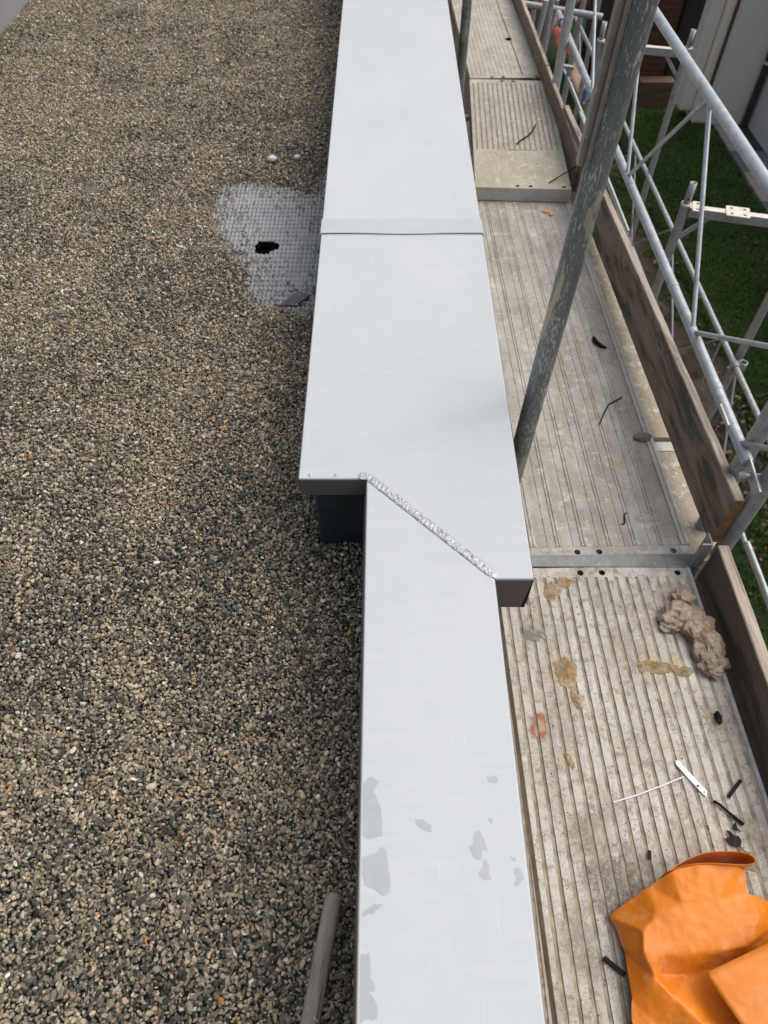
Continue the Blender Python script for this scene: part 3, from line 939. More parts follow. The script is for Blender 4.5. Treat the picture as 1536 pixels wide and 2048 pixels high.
stones = [proto_stone(100 + k) for k in range(14)]
def in_view_roof(P, m=0.60):
    x, y = P[:, 0], P[:, 1]
    lim = -0.66 - 0.336 * y - m                        # left frame edge on the gravel plane, plus a margin
    return (x > lim) & (x > -2.17)
sp = 0.0070
gx, gy = np.meshgrid(np.arange(-2.3, 0.0, sp), np.arange(-0.60, 5.6, sp * 0.866))
gx = gx + (np.arange(gx.shape[0])[:, None] % 2) * sp / 2
P0 = np.stack([gx.ravel(), gy.ravel()], 1)
wall_x = lambda y: np.where(y < 1.046, -0.010, -0.167)
LAY = []
for lay, (keep, dz, smin, smax) in enumerate(((1.0, -0.007, 0.0028, 0.0066), (0.70, -0.0015, 0.0026, 0.0068), (0.12, 0.0025, 0.0036, 0.0092))):
    P = P0 + rng.normal(0, sp * 0.34, P0.shape)
    P = P[(rng.random(len(P)) < keep)]
    P = P[in_view_roof(P) & (P[:, 0] < wall_x(P[:, 1]) - 0.004)]
    d = poly_dist(P, MATPOLY)
    nd = vnoise(P, 14, 3.0) * 0.034 + vnoise(P, 45, 8.0) * 0.018
    e = d + nd
    if lay == 0:
        ok = e > 0.0
    else:
        ok = e > 0.012 * lay
    strewn = (~ok) & (np.hypot(P[:, 0] + 0.457, P[:, 1] - 2.476) > 0.062) & (rng.random(len(P)) < np.clip(0.34 * np.exp(e / 0.05), 0, 1) * (0.85 if lay == 0 else 0.12) + (0.018 if lay == 0 else 0.0))
    sel = ok | strewn
    P, e, strewn = P[sel], e[sel], strewn[sel]
    n = len(P)
    mound = 0.016 * vnoise(P, 2.3, 1.0) + 0.007 * vnoise(P, 7, 5.0)
    bowl = -0.030 * np.exp(-np.clip(e, 0, None) / 0.035)
    z = ZG + mound * np.clip(e / 0.1, 0, 1) + bowl + dz + rng.normal(0, 0.0016, n)
    s = smin + (smax - smin) * rng.beta(1.3, 3.0, n)
    s = np.where(rng.random(n) < 0.010, s * 1.35, s)
    z = np.where(strewn, -0.3285 + s * 0.55, z)
    LAY.append((P, z, s))
P = np.vstack([l[0] for l in LAY]); z = np.concatenate([l[1] for l in LAY]); s = np.concatenate([l[2] for l in LAY])
n = len(P)
pts = np.column_stack([P, z])
dk = vnoise(P, 1.6, 2.0) * 0.13 + vnoise(P, 5.5, 6.0) * 0.13 + vnoise(P, 17, 4.0) * 0.07
tint = np.clip(rng.beta(1.5, 1.75, n) * 0.86 + dk, 0.0, 0.90)
u = rng.random(n)
tint = np.where(u < 0.038, 0.84 + 0.05 * rng.random(n), tint)
tint = np.where((u > 0.030) & (u < 0.062), 0.92 + 0.06 * rng.random(n), tint)
tint = np.where((u > 0.062) & (u < 0.066), 1.0, tint)
gv = scatter('gravel', stones, pts, rng.uniform(-math.pi, math.pi, (n, 3)) * np.array([1.0, 0.35, 1.0]),
             np.column_stack([s, s, s]) , rng.integers(0, len(stones), n), tint, [M['stone']])
tag(gv, 'olive and tan roof gravel covering the flat roof left of the coping', 'gravel')
# bare drainage mat in the hollow: dimpled sheet with a torn round opening
dm = thing('drainage_mat', 'grey dimpled drainage mat laid bare in the gravel beside the parapet', 'drainage mat', (-0.42, 2.5, -0.345))
pit = 0.0165
xs = np.arange(-0.85, -0.168, pit / 4); ys = np.arange(1.85, 3.35, pit * 1.8 / 5)
hole_c = (-0.457, 2.476)
def hole_d(x, y):
    a = math.atan2(y - hole_c[1], x - hole_c[0])
    r = math.hypot(x - hole_c[0], (y - hole_c[1]) * 1.05)
    return r - (0.049 + 0.003 * math.sin(3 * a + 1) + 0.003 * math.sin(7 * a) - 0.008 * max(0, math.cos(a + 0.75)) ** 6)
V, F = [], []
for j, y in enumerate(ys):
    for i, x in enumerate(xs):
        cx, cy = (x / pit) % 1 - 0.5, (y / (pit * 1.8)) % 1 - 0.5
        r = math.hypot(cx, cy)
        h = 0.0075 * max(0, min(1, (0.42 - r) / 0.16))
        V.append((x, y, -0.3375 + h + 0.0015 * nz3(x * 8, y * 8)))
W = len(xs)
FL = []
for j in range(len(ys) - 1):
    for i in range(W - 1):
        if hole_d(xs[i] + pit / 8, ys[j] + pit / 7) > 0:
            q = (j * W + i, j * W + i + 1, (j + 1) * W + i + 1, (j + 1) * W + i)
            low = sum(V[k][2] for k in q) / 4 < -0.3358
            (FL if low else F).append(q)
mb = MB().add(V, F, 0, True)
mb.f += FL; mb.mi += [1] * len(FL); mb.sm += [True] * len(FL)
mb.build('sheet', [M['mat'], M['mat_low']], dm, fix=False)
mb = MB()
n = 28
ring = [(hole_c[0] + 0.062 * math.cos(2 * math.pi * k / n), hole_c[1] + 0.062 * math.sin(2 * math.pi * k / n)) for k in range(n)]
mb.add([(x, y, -0.3405) for x, y in ring] + [(x, y, -0.3635) for x, y in ring], [(k, (k + 1) % n, n + (k + 1) % n, n + k) for k in range(n)] + [tuple(range(n, 2 * n))], 0, True)
mb.build('drain_opening', M['void'], dm)
mb = MB()
for k in range(7):
    a = 0.5 + k * 0.42
    mb.bar((hole_c[0] + 0.034 * math.cos(a), hole_c[1] + 0.034 * math.sin(a), -0.352), (hole_c[0] + 0.034 * math.cos(a), hole_c[1] + 0.034 * math.sin(a), -0.330), 0.006, 0.004)
mb.build('drain_basket', M['black'], dm)
# torn scrap on the mat
mb = MB()
mb.plate([(-0.372, 2.095), (-0.352, 2.128), (-0.325, 2.165), (-0.300, 2.170), (-0.262, 2.150), (-0.290, 2.118), (-0.318, 2.092), (-0.345, 2.098)], [], 0, 0.004)
mb.v = [(x, y, z - 0.328 + 0.016 * max(0, (x + 0.33) * 6) + 0.004 * nz3(x * 40, y * 40)) for x, y, z in mb.v]
tag(mb.build('membrane_scrap', M['scrap']), 'torn dark grey membrane scrap lying on the bare drainage mat', 'scrap')
for (x, y, r, lb) in ((-0.487, 3.085, 0.0165, 'larger smooth white pebble on the gravel above the drainage mat'), (-0.381, 3.100, 0.0120, 'smaller white pebble on the gravel next to the coping')):
    tag(lump(MB(), (x, y, -0.285), (r * 1.15, r * 0.9, r * 0.8), x * 10, 0.10, 3).build('white_pebble', M['pebble']), lb, 'pebble', 'white pebbles on the gravel')
# wooden handle
mb = MB()
a, b = Vector((-0.0925, 0.232, -0.272)), Vector((-0.187, -0.33, -0.262))
prof = [(0.0, 0.004), (0.0012, 0.0105), (0.004, 0.0142), (0.009, 0.0160), (0.05, 0.0162), (0.30, 0.0166), (0.56, 0.0168)]
dd = (b - a).normalized()
mb.path([a + dd * t for t, r in prof], [r for t, r in prof], 24)
hd = thing('tool_handle', 'weathered grey wooden tool handle lying on the gravel by the coping', 'tool handle', tuple(a), math.atan2(dd.y, dd.x) + math.pi / 2)
mb.build('shaft', M['handle'], hd)
mb = MB()
for k in range(5):
    c = a + dd * (0.178 + 0.004 * k) + Vector((-0.008 + 0.0045 * k, 0, 0.0163 - 0.0010 * abs(k - 1.5)))
    mb.bar(c, c + Vector((0.0022, -0.004, -0.0002)), 0.0012, 0.0006)
mb.build('scratch_mark', M['cream'], hd)

# ================================================================== SCAFFOLD DECKS
def ribbed(w, y0, y1, z, pitch, gw, gd, fade=(1e8, 1e9), start=0.014):
    """sheet profile with raised ribs and mud filled grooves, local x from 0 to w"""
    prof = [(0.0, z - 0.06, 0), (0.0, z, 0)]
    x = start
    while x + gw < w - 0.006:
        t = 1 - min(1, max(0, (x - fade[0]) / (fade[1] - fade[0])))
        d = gd * (0.15 + 0.85 * t)
        e = gw * 0.18
        prof += [(x, z, 0), (x + e, z - d, 1), (x + gw - e, z - d, 1), (x + gw, z, 1)]
        x += pitch
    prof += [(w, z, 0), (w, z - 0.06, 0)]
    ny = max(2, int((y1 - y0) / 0.03))
    V, F, mi = [], [], []
    for j in range(ny + 1):
        y = y0 + (y1 - y0) * j / ny
        for k, (px, pz, m_) in enumerate(prof):
            wob = 0.0011 * nz3(px * 16, y * 30, 2) + 0.0008 * nz3(px * 90, y * 70, 5) if 2 <= k < len(prof) - 2 else 0
            V.append((px + wob, y, pz + 0.0006 * nz3(px * 9, y * 9, 1)))
    n = len(prof)
    mb = MB()
    o = 0
    mb.v = V
    for j in range(ny):
        for k in range(n - 1):
            mb.f.append((j * n + k, j * n + k + 1, (j + 1) * n + k + 1, (j + 1) * n + k))
            mm = 0
            if prof[k + 1][2] == 1 and prof[k][2] in (0, 1) and not (prof[k][2] == 1 and prof[k][1] >= z - 1e-6):
                mm = 1
            mb.mi.append(mm)
            mb.sm.append(False)
    return mb

def end_strip(mb, w, y0, y1, z, holes, r=0.0100):
    mb.plate([(0, y0), (w, y0), (w, y1), (0, y1)], [circ(x, y, r, 18) for x, y in holes], z - 0.003, z)
    return mb

DZ = -0.65
# near ribbed deck
d1 = thing('scaffold_deck', 'ribbed mud streaked scaffold deck nearest the viewer, under the orange sheet', 'scaffold deck', (0.372, 0, DZ), R(1.0), 'decks of the upper scaffold level')
ribbed(0.606, -1.4, 1.160, 0.0, 0.0318, 0.0108, 0.0029, (0.38, 0.58)).build('deck_plate', [M['deck_near'], M['mud']], d1, world=False)
end_strip(MB(), 0.606, 1.160, 1.196, -0.0008, [(0.262, 1.176), (0.330, 1.176), (0.566, 1.172)]).build('end_strip', M['deck_near'], d1, world=False)
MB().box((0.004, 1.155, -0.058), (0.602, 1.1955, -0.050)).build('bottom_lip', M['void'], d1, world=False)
MB().box((0.598, -1.4, -0.050), (0.6085, 1.195, 0.0022)).build('edge_rim', M['galv'], d1, world=False)

# middle deck with paired ridges
d2 = thing('scaffold_deck', 'wide flat scaffold deck with paired thin ridges behind the scuffed post', 'scaffold deck', (0.366, 1.235, DZ), R(1.2), 'decks of the upper scaffold level')
W2 = 0.590
mb = MB()
prof = [(0, -0.06), (0, 0)]
x = 0.020
while x < W2 - 0.05:
    for q in (0.0, 0.0105):
        prof += [(x + q, 0), (x + q + 0.0016, 0.0030), (x + q + 0.0042, 0.0030), (x + q + 0.0058, 0)]
    prof += [(x + 0.052, 0), (x + 0.0535, -0.0022), (x + 0.0565, -0.0022), (x + 0.058, 0)] if x < 0.5 else []
    x += 0.083
prof += [(W2, 0), (W2, -0.06)]
n = len(prof)
yy = np.linspace(0.040, 3.05, 60)
mb.v = [(px, y, pz + 0.0009 * nz3(px * 7, y * 5, 3)) for y in yy for px, pz in prof]
for j in range(len(yy) - 1):
    for k in range(n - 1):
        mb.f.append((j * n + k, j * n + k + 1, (j + 1) * n + k + 1, (j + 1) * n + k)); mb.mi.append(0); mb.sm.append(False)
mb.build('deck_plate', M['deck_mid'], d2, world=False)
end_strip(MB(), W2 + 0.028, 0.003, 0.040, -0.0008, [(0.252, 0.019), (0.322, 0.019), (0.560, 0.019)]).build('end_strip', M['deck_mid'], d2, world=False)
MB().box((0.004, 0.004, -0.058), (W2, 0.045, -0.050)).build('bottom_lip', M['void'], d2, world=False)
mb = MB()
for a_, b_, h in ((W2 + 0.001, W2 + 0.007, 0.004), (W2 + 0.007, W2 + 0.017, 0.001), (W2 + 0.017, W2 + 0.024, 0.005), (W2 + 0.024, W2 + 0.029, 0.002)):
    mb.box((a_, 0.041, -0.055), (b_, 3.05, h))
mb.build('edge_rim', M['deck_edge'], d2, world=False)

# low side planks between deck and toe board
for k, (y0, y1, lb) in enumerate(((1.236, 1.735, 'short mottled side plank between the flat deck and the toe board, nearest the transom'),
                                 (1.775, 3.42, 'long mottled side plank between the flat deck and the toe board, beyond the small joint'))):
    sp_ = thing('side_plank', lb, 'plank', (0.955, y0, DZ - 0.03), 0, 'low planks beside the flat deck')
    x0 = 0.988 - 0.016 * (y0 - 1.236)
    mb = MB()
    mb.hexa([(0.957 - 0.020 * (y0 - 1.236), y0, DZ - 0.06), (1.10, y0, DZ - 0.06), (1.10, y1, DZ - 0.06), (0.957 - 0.020 * (y1 - 1.236), y1, DZ - 0.06)],
            [(0.957 - 0.020 * (y0 - 1.236), y0, DZ - 0.014), (1.10, y0, DZ - 0.014), (1.10, y1, DZ - 0.014), (0.957 - 0.020 * (y1 - 1.236), y1, DZ - 0.014)])
    mb.build('plank', M['deck_strip'], sp_)
    if k == 0:
        MB().box((0.962, y1 - 0.03, DZ - 0.0135), (1.09, y1, DZ - 0.0105)).build('end_strip', M['deck_edge'], sp_)
MB_ = MB().tube((0.93, 1.755, DZ - 0.035), (1.12, 1.755, DZ - 0.035), 0.014, 12)
tag(MB_.build('cross_tube', M['galv_dark']), 'short dark tube in the joint between the two side planks', 'tube')

# overlapping plank: flat yellowed end, ribbed beyond
d3 = thing('scaffold_deck', 'thick overlapping deck plank with a yellowed flat front end', 'scaffold deck', (0.455, 3.405, DZ + 0.070), R(-3.0), 'decks of the upper scaffold level')
W3 = 0.475
mb = MB().box((0, 0, -0.066), (W3, 0.005, 0.001))
mb.box((0, 0.0052, -0.066), (0.004, 1.30, -0.004)); mb.box((W3 - 0.004, 0.0052, -0.066), (W3, 1.30, -0.004))
mb.build('side_frame', M['plank_side'], d3, 0.002, world=False)
mb = MB()
mb.plate([(0.0, 0.0052), (W3, 0.0052), (W3, 0.40), (0.0, 0.40)], [circ(x_, 0.022, 0.010, 14) for x_ in (0.21, 0.275, 0.44)], -0.003, 0.0005)
mb.build('end_plate', M['deck_yellow'], d3, 0.0, world=False)
ribbed(W3, 0.4003, 1.245, 0.0, 0.0285, 0.010, 0.003).build('deck_plate', [M['deck_far'], M['mud_pale']], d3, world=False)
end_strip(MB(), W3, 1.2455, 1.295, -0.0006, [(0.195, 1.275), (0.262, 1.275), (0.452, 1.275)], 0.012).build('end_strip', M['deck_far'], d3, world=False)
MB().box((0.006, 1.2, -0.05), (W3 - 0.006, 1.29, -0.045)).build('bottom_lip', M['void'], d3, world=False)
MB().bar((0.19, 0.3985, 0.0010), (0.33, 0.3985, 0.0010), 0.0035, 0.003).build('slot', M['mud'], d3, world=False)

# far deck
d4 = thing('scaffold_deck', 'dusty deck running away past the far post, with a long seam and a drain hole', 'scaffold deck', (0.528, 4.715, DZ + 0.066), R(1.4), 'decks of the upper scaffold level')
W4 = 0.44
ribbed(0.325, 0.042, 4.2, 0.0, 0.027, 0.0085, 0.0022).build('deck_plate', [M['deck_far'], M['deck_far']], d4, world=False)
mb = MB().box((0.330, 0.042, -0.06), (W4, 4.2, 0.0015))
mb.build('side_plate', M['deck_far'], d4, 0.002, world=False)
end_strip(MB(), W4, 0.004, 0.042, 0.0, [(0.135, 0.020), (0.205, 0.020), (0.410, 0.020)], 0.012).build('end_strip', M['deck_far'], d4, world=False)
MB().box((0.004, 0.006, -0.058), (W4, 0.045, -0.050)).build('bottom_lip', M['void'], d4, world=False)
MB().tube((0.318, 0.62, -0.02), (0.318, 0.62, 0.0040), 0.020, 14).build('drain_hole', M['void'], d4, world=False)
d5 = thing('scaffold_deck', 'narrow sandy plank between the coping and the far dark post', 'scaffold deck', (0.30, 4.0, DZ + 0.02), 0, 'decks of the upper scaffold level')
ribbed(0.17, 0.0, 5.0, 0.0, 0.05, 0.012, 0.004).build('deck_plate', [M['deck_yellow'], M['mud']], d5, world=False)

# lower level deck of the inner scaffold, seen through the gap beside the coping
d6 = thing('scaffold_deck', 'lower level scaffold deck seen through the slit beside the near coping', 'scaffold deck', (0.30, -1.2, -2.65), 0, 'lower scaffold decks')
ribbed(0.66, 0.0, 6.0, 0.0, 0.034, 0.012, 0.004).build('deck_plate', [M['deck_far'], M['mud']], d6, world=False)

# transom between near and middle decks, with the toe board holder
tr = thing('transom', 'flat galvanised transom between the near and middle decks with upright board holder', 'transom', (0.66, 1.215, DZ))
MB().hexa([(0.30, 1.203, DZ - 0.045), (0.985, 1.200, DZ - 0.045), (0.985, 1.233, DZ - 0.045), (0.30, 1.236, DZ - 0.045)],
          [(0.30, 1.203, DZ + 0.003), (0.985, 1.200, DZ + 0.003), (0.985, 1.252, DZ + 0.003), (0.30, 1.242, DZ + 0.003)]).build('crossbar', M['dull'], tr, 0.003)
mb = MB()
mb.box((0.956, 1.200, DZ + 0.003), (0.990, 1.206, DZ + 0.125))
mb.box((0.984, 1.206, DZ + 0.003), (0.990, 1.246, DZ + 0.125))
mb.bar((0.972, 1.199, DZ + 0.004), (0.984, 1.199, DZ + 0.124), 0.004, 0.004)
mb.build('board_holder', M['galv_dark'], tr, 0.0015)
tr2 = tag(MB().box((0.34, 4.36, DZ - 0.05), (1.02, 4.40, DZ - 0.005)).build('transom', M['galv_dark'], None, 0.003), 'far transom under the joint of the overlapping plank', 'transom')

# ------------------------------------------------------------------ toe boards
def toe_board(label, p0, p1, zb0, zt0, zb1, zt1, t, mats, group='wooden toe boards along the deck', chips=0):
    """board from p0 (near, inner face xy) to p1 (far)"""
    o = thing('toe_board', label, 'toe board', (p0[0], p0[1], zb0), math.atan2(p1[1] - p0[1], p1[0] - p0[0]) - math.pi / 2, group)
    a, b = Vector((*p0, 0)), Vector((*p1, 0))
    d = (b - a)
    nrm = Vector((d.y, -d.x, 0)).normalized() * t
    N_ = max(4, int(d.length / 0.06))
    NZ = 5
    mb = MB()
    rings = []
    for i in range(N_ + 1):
        f = i / N_
        c = a + d * f
        z0, z1 = zb0 + (zb1 - zb0) * f, zt0 + (zt1 - zt0) * f
        ring = []
        for j in range(NZ + 1):
            ring.append(c + Vector((0.0012 * nz3(c.y * 6, j, 2), 0, z0 + (z1 - z0) * j / NZ + (0.0022 * nz3(c.y * 9, 7, 1) + 0.0012 * nz3(c.y * 33, 7, 4) if j == NZ else 0))))
        ch = 0.0035 + 0.002 * nz3(c.y * 20, 3, 3)
        top = ring[-1].copy()
        ring[-1] = top - Vector((0, 0, ch))
        ring.append(top + nrm * (ch / t) * 0.8)
        ring.append(top + nrm * (1 - ch / t * 0.8) - Vector((0, 0, 0.001)))
        ring.append(c + nrm + Vector((0, 0, z1 - 0.006)))
        ring.append(c + nrm + Vector((0, 0, z0)))
        rings.append(ring)
    n = len(rings[0])
    mb.v = [tuple(p) for r in rings for p in r]
    for i in range(N_):
        for k in range(n):
            mb.f.append((i * n + k, i * n + (k + 1) % n, (i + 1) * n + (k + 1) % n, (i + 1) * n + k))
            mb.mi.append(1 if k in (NZ, NZ + 1) else 0)
            mb.sm.append(False)
    mb.f.append(tuple(range(n))); mb.mi.append(len(mats) - 1); mb.sm.append(False)
    mb.f.append(tuple(range(N_ * n + n - 1, N_ * n - 1, -1))); mb.mi.append(0); mb.sm.append(False)
    mb.build('board', mats, o)
    return o
tb3 = toe_board('nearest dark toe board beside the wool clump, its end under the transom', (0.999, -1.2), (0.999, 1.196), -0.735, -0.515, -0.735, -0.522, 0.036, [M['board_dark'], M['splinter'], M['board_dark']])
tb2 = toe_board('long brown toe board with a rusty end, behind the steel board holder', (1.012, 1.252), (0.972, 4.05), -0.585, -0.378, -0.66, -0.462, 0.030, [M['board'], M['splinter'], M['endgrain']])
tb1 = toe_board('pale toe board overlapping its neighbour beside the yellowed plank', (0.968, 3.50), (0.958, 4.62), -0.655, -0.480, -0.655, -0.480, 0.024, [M['board_pale'], M['splinter'], M['board']])
tb0 = toe_board('farthest pale toe board running out at the top beside the far deck', (0.958, 4.63), (0.905, 8.6), -0.65, -0.478, -0.65, -0.478, 0.026, [M['board_pale'], M['splinter'], M['board_pale']])
MB().box((1.0, 3.46, -0.66), (1.012, 3.505, -0.50)).build('end_strap', M['galv_dark'], tb1, 0.001)
MB().tube((0.985, 0.72, -0.508), (1.034, 0.72, -0.510), 0.006, 10).build('knot', M['board_dark'], tb3)

# ------------------------------------------------------------------ posts of the inner scaffold
p1 = thing('scaffold_post', 'big scuffed dark scaffold post crossing the view beside the coping', 'scaffold post', (0.360, 1.275, DZ - 0.1), 0, 'posts of the inner scaffold')
def lean(z, x0=0.3715, y0=1.275, k=0.030):
    return Vector((x0 + k * z, y0, z))
MB().path([lean(z) for z in np.linspace(-0.75, 1.6, 14)], 0.0243, 28).build('tube', M['post'], p1)
mb = MB()
za, zc = 0.575, 1.6
for (dx, dy, w_, h_) in ((-0.0335, 0.004, 0.0105, 0.022), (-0.0265, -0.002, 0.0040, 0.030), (-0.0225, -0.004, 0.0040, 0.024)):
    mb.bar(lean(za) + Vector((dx, dy, 0)), lean(zc) + Vector((dx, dy, 0)), w_, h_, 0, (0, 1, 0))
mb.build('rail_strip', M['strip'], p1, 0.0015)
p2 = thing('scaffold_post', 'far dark paint splashed scaffold post by the coping at the top', 'scaffold post', (0.43, 4.45, DZ - 0.1), 0, 'posts of the inner scaffold')
MB().path([Vector((0.447 + 0.012 * z, 4.45, z)) for z in np.linspace(-0.75, 1.6, 10)], 0.0262, 20).build('tube', M['post'], p2)
p2b = tag(MB().tube((0.385, 5.35, -0.75), (0.392, 5.35, 1.6), 0.0243, 16).build('scaffold_post', M['post']), 'small dark post glimpsed at the top edge between coping and far deck', 'scaffold post', 'posts of the inner scaffold')
p6 = thing('scaffold_post', 'thick grey outer post beside the rusty toe board end', 'scaffold post', (1.072, 1.262, GROUND), 0, 'outer posts of the inner scaffold')
MB().tube((1.080, 1.262, GROUND), (1.072, 1.262, 1.5), 0.0243, 24).build('tube', M['galv_dark'], p6)
p6b = tag(MB().tube((1.058, 1.372, -2.7), (1.050, 1.372, 1.5), 0.0243, 24).build('scaffold_post', M['galv_dark']), 'second grey outer post just behind the guard rail end', 'scaffold post', 'outer posts of the inner scaffold')
t1 = tag(MB().tube((0.975, 4.40, GROUND), (0.992, 4.40, 0.6), 0.0243, 20).build('scaffold_post', M['galv']), 'pale far outer post rising behind the joint of the toe boards', 'scaffold post', 'outer posts of the inner scaffold')

# ------------------------------------------------------------------ double guard rail with zigzag rods
def coupler(name_parent, c, r=0.032, mat='galv_dark'):
    mb = MB()
    c = Vector(c)
    mb.pipe(c - Vector((0, 0.024, 0)), c + Vector((0, 0.024, 0)), r, r * 0.76, 18)
    mb.pipe(c - Vector((0, 0, 0.028)) + Vector((r * 1.6, 0, 0)), c + Vector((r * 1.6, 0, 0.028)), r, r * 0.76, 18)
    mb.tube(c + Vector((-r * 0.9, 0.0, -0.012)), c + Vector((-r * 1.5, 0.0, -0.02)), 0.011, 6)
    mb.bar(c + Vector((-r * 1.0, 0, 0)), c + Vector((r * 1.5, 0, 0.004)), 0.03, 0.012)
    return mb.build('coupler', M[mat], name_parent, 0.001)
gr = thing('guard_rail', 'long pale double guard rail with zigzag rods above the brown toe board', 'guard rail', (1.03, 1.30, -0.29), 0, 'guard rails of the inner scaffold')
GX, ZT, ZL = 1.030, 0.245, -0.287
MB().path([(GX, y, ZT + 0.001 * nz3(y, 0)) for y in np.linspace(0.4, 4.62, 12)], 0.0172, 20).build('top_rail', M['galv'], gr)
mb = MB().path([(GX, y, ZL + 0.002 * nz3(y, 5)) for y in np.linspace(1.315, 4.86, 12)], 0.0172, 20)
mb.build('bottom_rail', M['galv'], gr)
mb = MB()
mb.hexa([(GX - 0.003, 1.325, ZL - 0.018), (GX + 0.004, 1.325, ZL - 0.018), (GX + 0.004, 1.325, ZL + 0.020), (GX - 0.003, 1.325, ZL + 0.020)],
        [(GX - 0.006, 1.225, ZL - 0.028), (GX + 0.001, 1.225, ZL - 0.028), (GX + 0.001, 1.205, ZL + 0.006), (GX - 0.006, 1.205, ZL + 0.006)])
mb.build('hook_plate', M['galv'], gr, 0.001)
mb = MB().tube((GX - 0.024, 1.272, ZL - 0.004), (GX + 0.028, 1.272, ZL - 0.006), 0.0085, 12)
mb.tube((GX - 0.034, 1.276, ZL - 0.010), (GX - 0.018, 1.272, ZL - 0.004), 0.0125, 12)
mb.build('wedge_pin', M['galv_dark'], gr, 0.001)
NODES = [(4.30, 'T'), (3.75, 'B'), (3.30, 'T'), (2.93, 'B'), (2.387, 'T'), (1.898, 'B'), (1.10, 'T')]
for (ya, ka), (yb, kb) in zip(NODES, NODES[1:]):
    za_, zb_ = (ZT if ka == 'T' else ZL), (ZT if kb == 'T' else ZL)
    MB().tube((GX, ya, za_), (GX, yb, zb_), 0.0078, 12).build('zigzag_rod', M['galv'], gr)
MB().tube((GX, 1.395, ZL), (GX + 0.001, 0.95, 0.10), 0.0085, 12).build('end_rod', M['galv_dark'], gr)
coupler(gr, (GX, 3.745, -0.315), 0.024)
coupler(gr, (GX - 0.005, 4.72, -0.285), 0.026)
for (y, dx) in ((2.15, 0), (1.62, 0), (2.86, 0)):
    MB().tube((GX, y - 0.012, ZL), (GX, y + 0.012, ZL), 0.0185, 18).build('weld_sleeve', M['galv'], gr, 0.001)
mb = MB()
mb.bar((GX - 0.012, 1.545, ZL + 0.0090), (GX - 0.014, 1.455, ZL + 0.0085), 0.011, 0.006)
mb.build('paint_splash', M['cream'], gr, 0.002)

# pale lower rod and the small tubes nearer the ground on the right
tag(MB().tube((1.50, 1.66, -1.17), (1.50, 0.55, -1.17), 0.0115, 14).build('lower_rail', M['galv']), 'thin pale tube dropping past the grass behind the nearest toe board', 'tube')

# ------------------------------------------------------------------ outer, lower scaffold
def frame(label, loc, rz):
    o = thing('tower_scaffold', label, 'scaffold', loc, rz, 'frames of the outer scaffold')
    H = -loc[2] + GROUND
    Wd = 0.615
    for x in (0, Wd):
        mb = MB().tube((x, 0, H), (x, 0, 0.0), 0.0243, 20)
        mb.build('post', M['galv_dark'], o, world=False)
        mb = MB().pipe((x, 0, -0.004), (x, 0, 0.112), 0.0188, 0.0150, 18)
        sp_ = mb.build('spigot', M['galv_dark'], o, world=False)
        q = MB().pipe((x, 0, -0.010), (x, 0, 0.004), 0.0275, 0.0190, 20).build('collar', M['cream'], o, world=False)
        MB().tube((x - 0.001, -0.0195, 0.030), (x - 0.001, -0.0170, 0.030), 0.0055, 10).build('pin_hole', M['void'], o, world=False)
    MB().box((0.0243, -0.020, -0.062), (Wd - 0.0243, 0.020, -0.014)).build('crossbar', M['galv_dark'], o, 0.003, world=False)
    MB().box((0.0243, -0.0205, -0.0138), (Wd - 0.0243, 0.0205, -0.0115)).build('bar_top', M['cream'], o, world=False)
    for sx, ex in ((0.020, 0.135), (Wd - 0.020, Wd - 0.135)):
        MB().bar((sx, 0, -0.190), (ex, 0, -0.060), 0.022, 0.022).build('brace', M['galv_dark'], o, 0.002, world=False)
    for (x0, x1, nh) in ((0.034, 0.082, 1), (0.205, 0.325, 2)):
        holes = []
        for yy_ in (-0.029, 0.029):
            if nh == 1:
                holes.append(circ((x0 + x1) / 2 + 0.002, yy_, 0.0085, 12))
            else:
                holes += [circ(x0 + 0.028, yy_, 0.0085, 12), circ(x1 - 0.026, yy_, 0.0085, 12)]
        mb = MB().plate([(x0, -0.05), (x1 - 0.006, -0.05), (x1, -0.044), (x1, 0.05), (x0 + 0.006, 0.05), (x0, 0.044)], holes, -0.0112, -0.0065)
        mb.build('hole_plate', M['cream'], o, world=False)
    return o
def copy_tree(o, parent=None):
    c = o.copy()
    COL.objects.link(c)
    if parent is not None:
        c.parent = parent
    for ch in [k for k in bpy.data.objects if k.parent == o]:
        copy_tree(ch, c)
    return c
f1 = frame('nearest outer scaffold frame top with open spigot and perforated plates over the lawn', (1.605, 3.56, -0.75), R(-15))
f2 = copy_tree(f1); f2.location = (1.580, 5.83, -0.75); f2.rotation_euler = (0, 0, R(-14))
f2['label'] = 'second outer scaffold frame, its right spigot against the brown cladding'
f3 = copy_tree(f1); f3.location = (1.50, 8.25, -0.80); f3.rotation_euler = (0, 0, R(-10))
f3['label'] = 'farthest outer scaffold frame near the pipes, largely hidden by other tubes'

og = thing('guard_rail', 'thin lower guard rail with slender rods crossing above the lawn', 'guard rail', (2.15, 3.4, -2.2), 0, 'guard rails of the outer scaffold')
OX = 2.15
MB().path([(OX, y, -1.655) for y in np.linspace(1.2, 9.4, 10)], 0.0172, 14).build('top_rail', M['galv'], og)
MB().path([(OX, y, -2.215) for y in np.linspace(1.2, 9.4, 10)], 0.0160, 14).build('bottom_rail', M['galv'], og)
on = [(8.9, 'T'), (8.2, 'B'), (7.5, 'T'), (6.8, 'B'), (6.1, 'T'), (5.55, 'B'), (4.85, 'T'), (4.125, 'B'), (3.58, 'T'), (3.58, 'B'), (3.30, 'T'), (2.9, 'B'), (2.4, 'T')]
for (ya, ka), (yb, kb) in zip(on, on[1:]):
    MB().tube((OX, ya, -1.655 if ka == 'T' else -2.215), (OX, yb, -1.655 if kb == 'T' else -2.215), 0.0078, 10).build('zigzag_rod', M['galv_dark'], og)
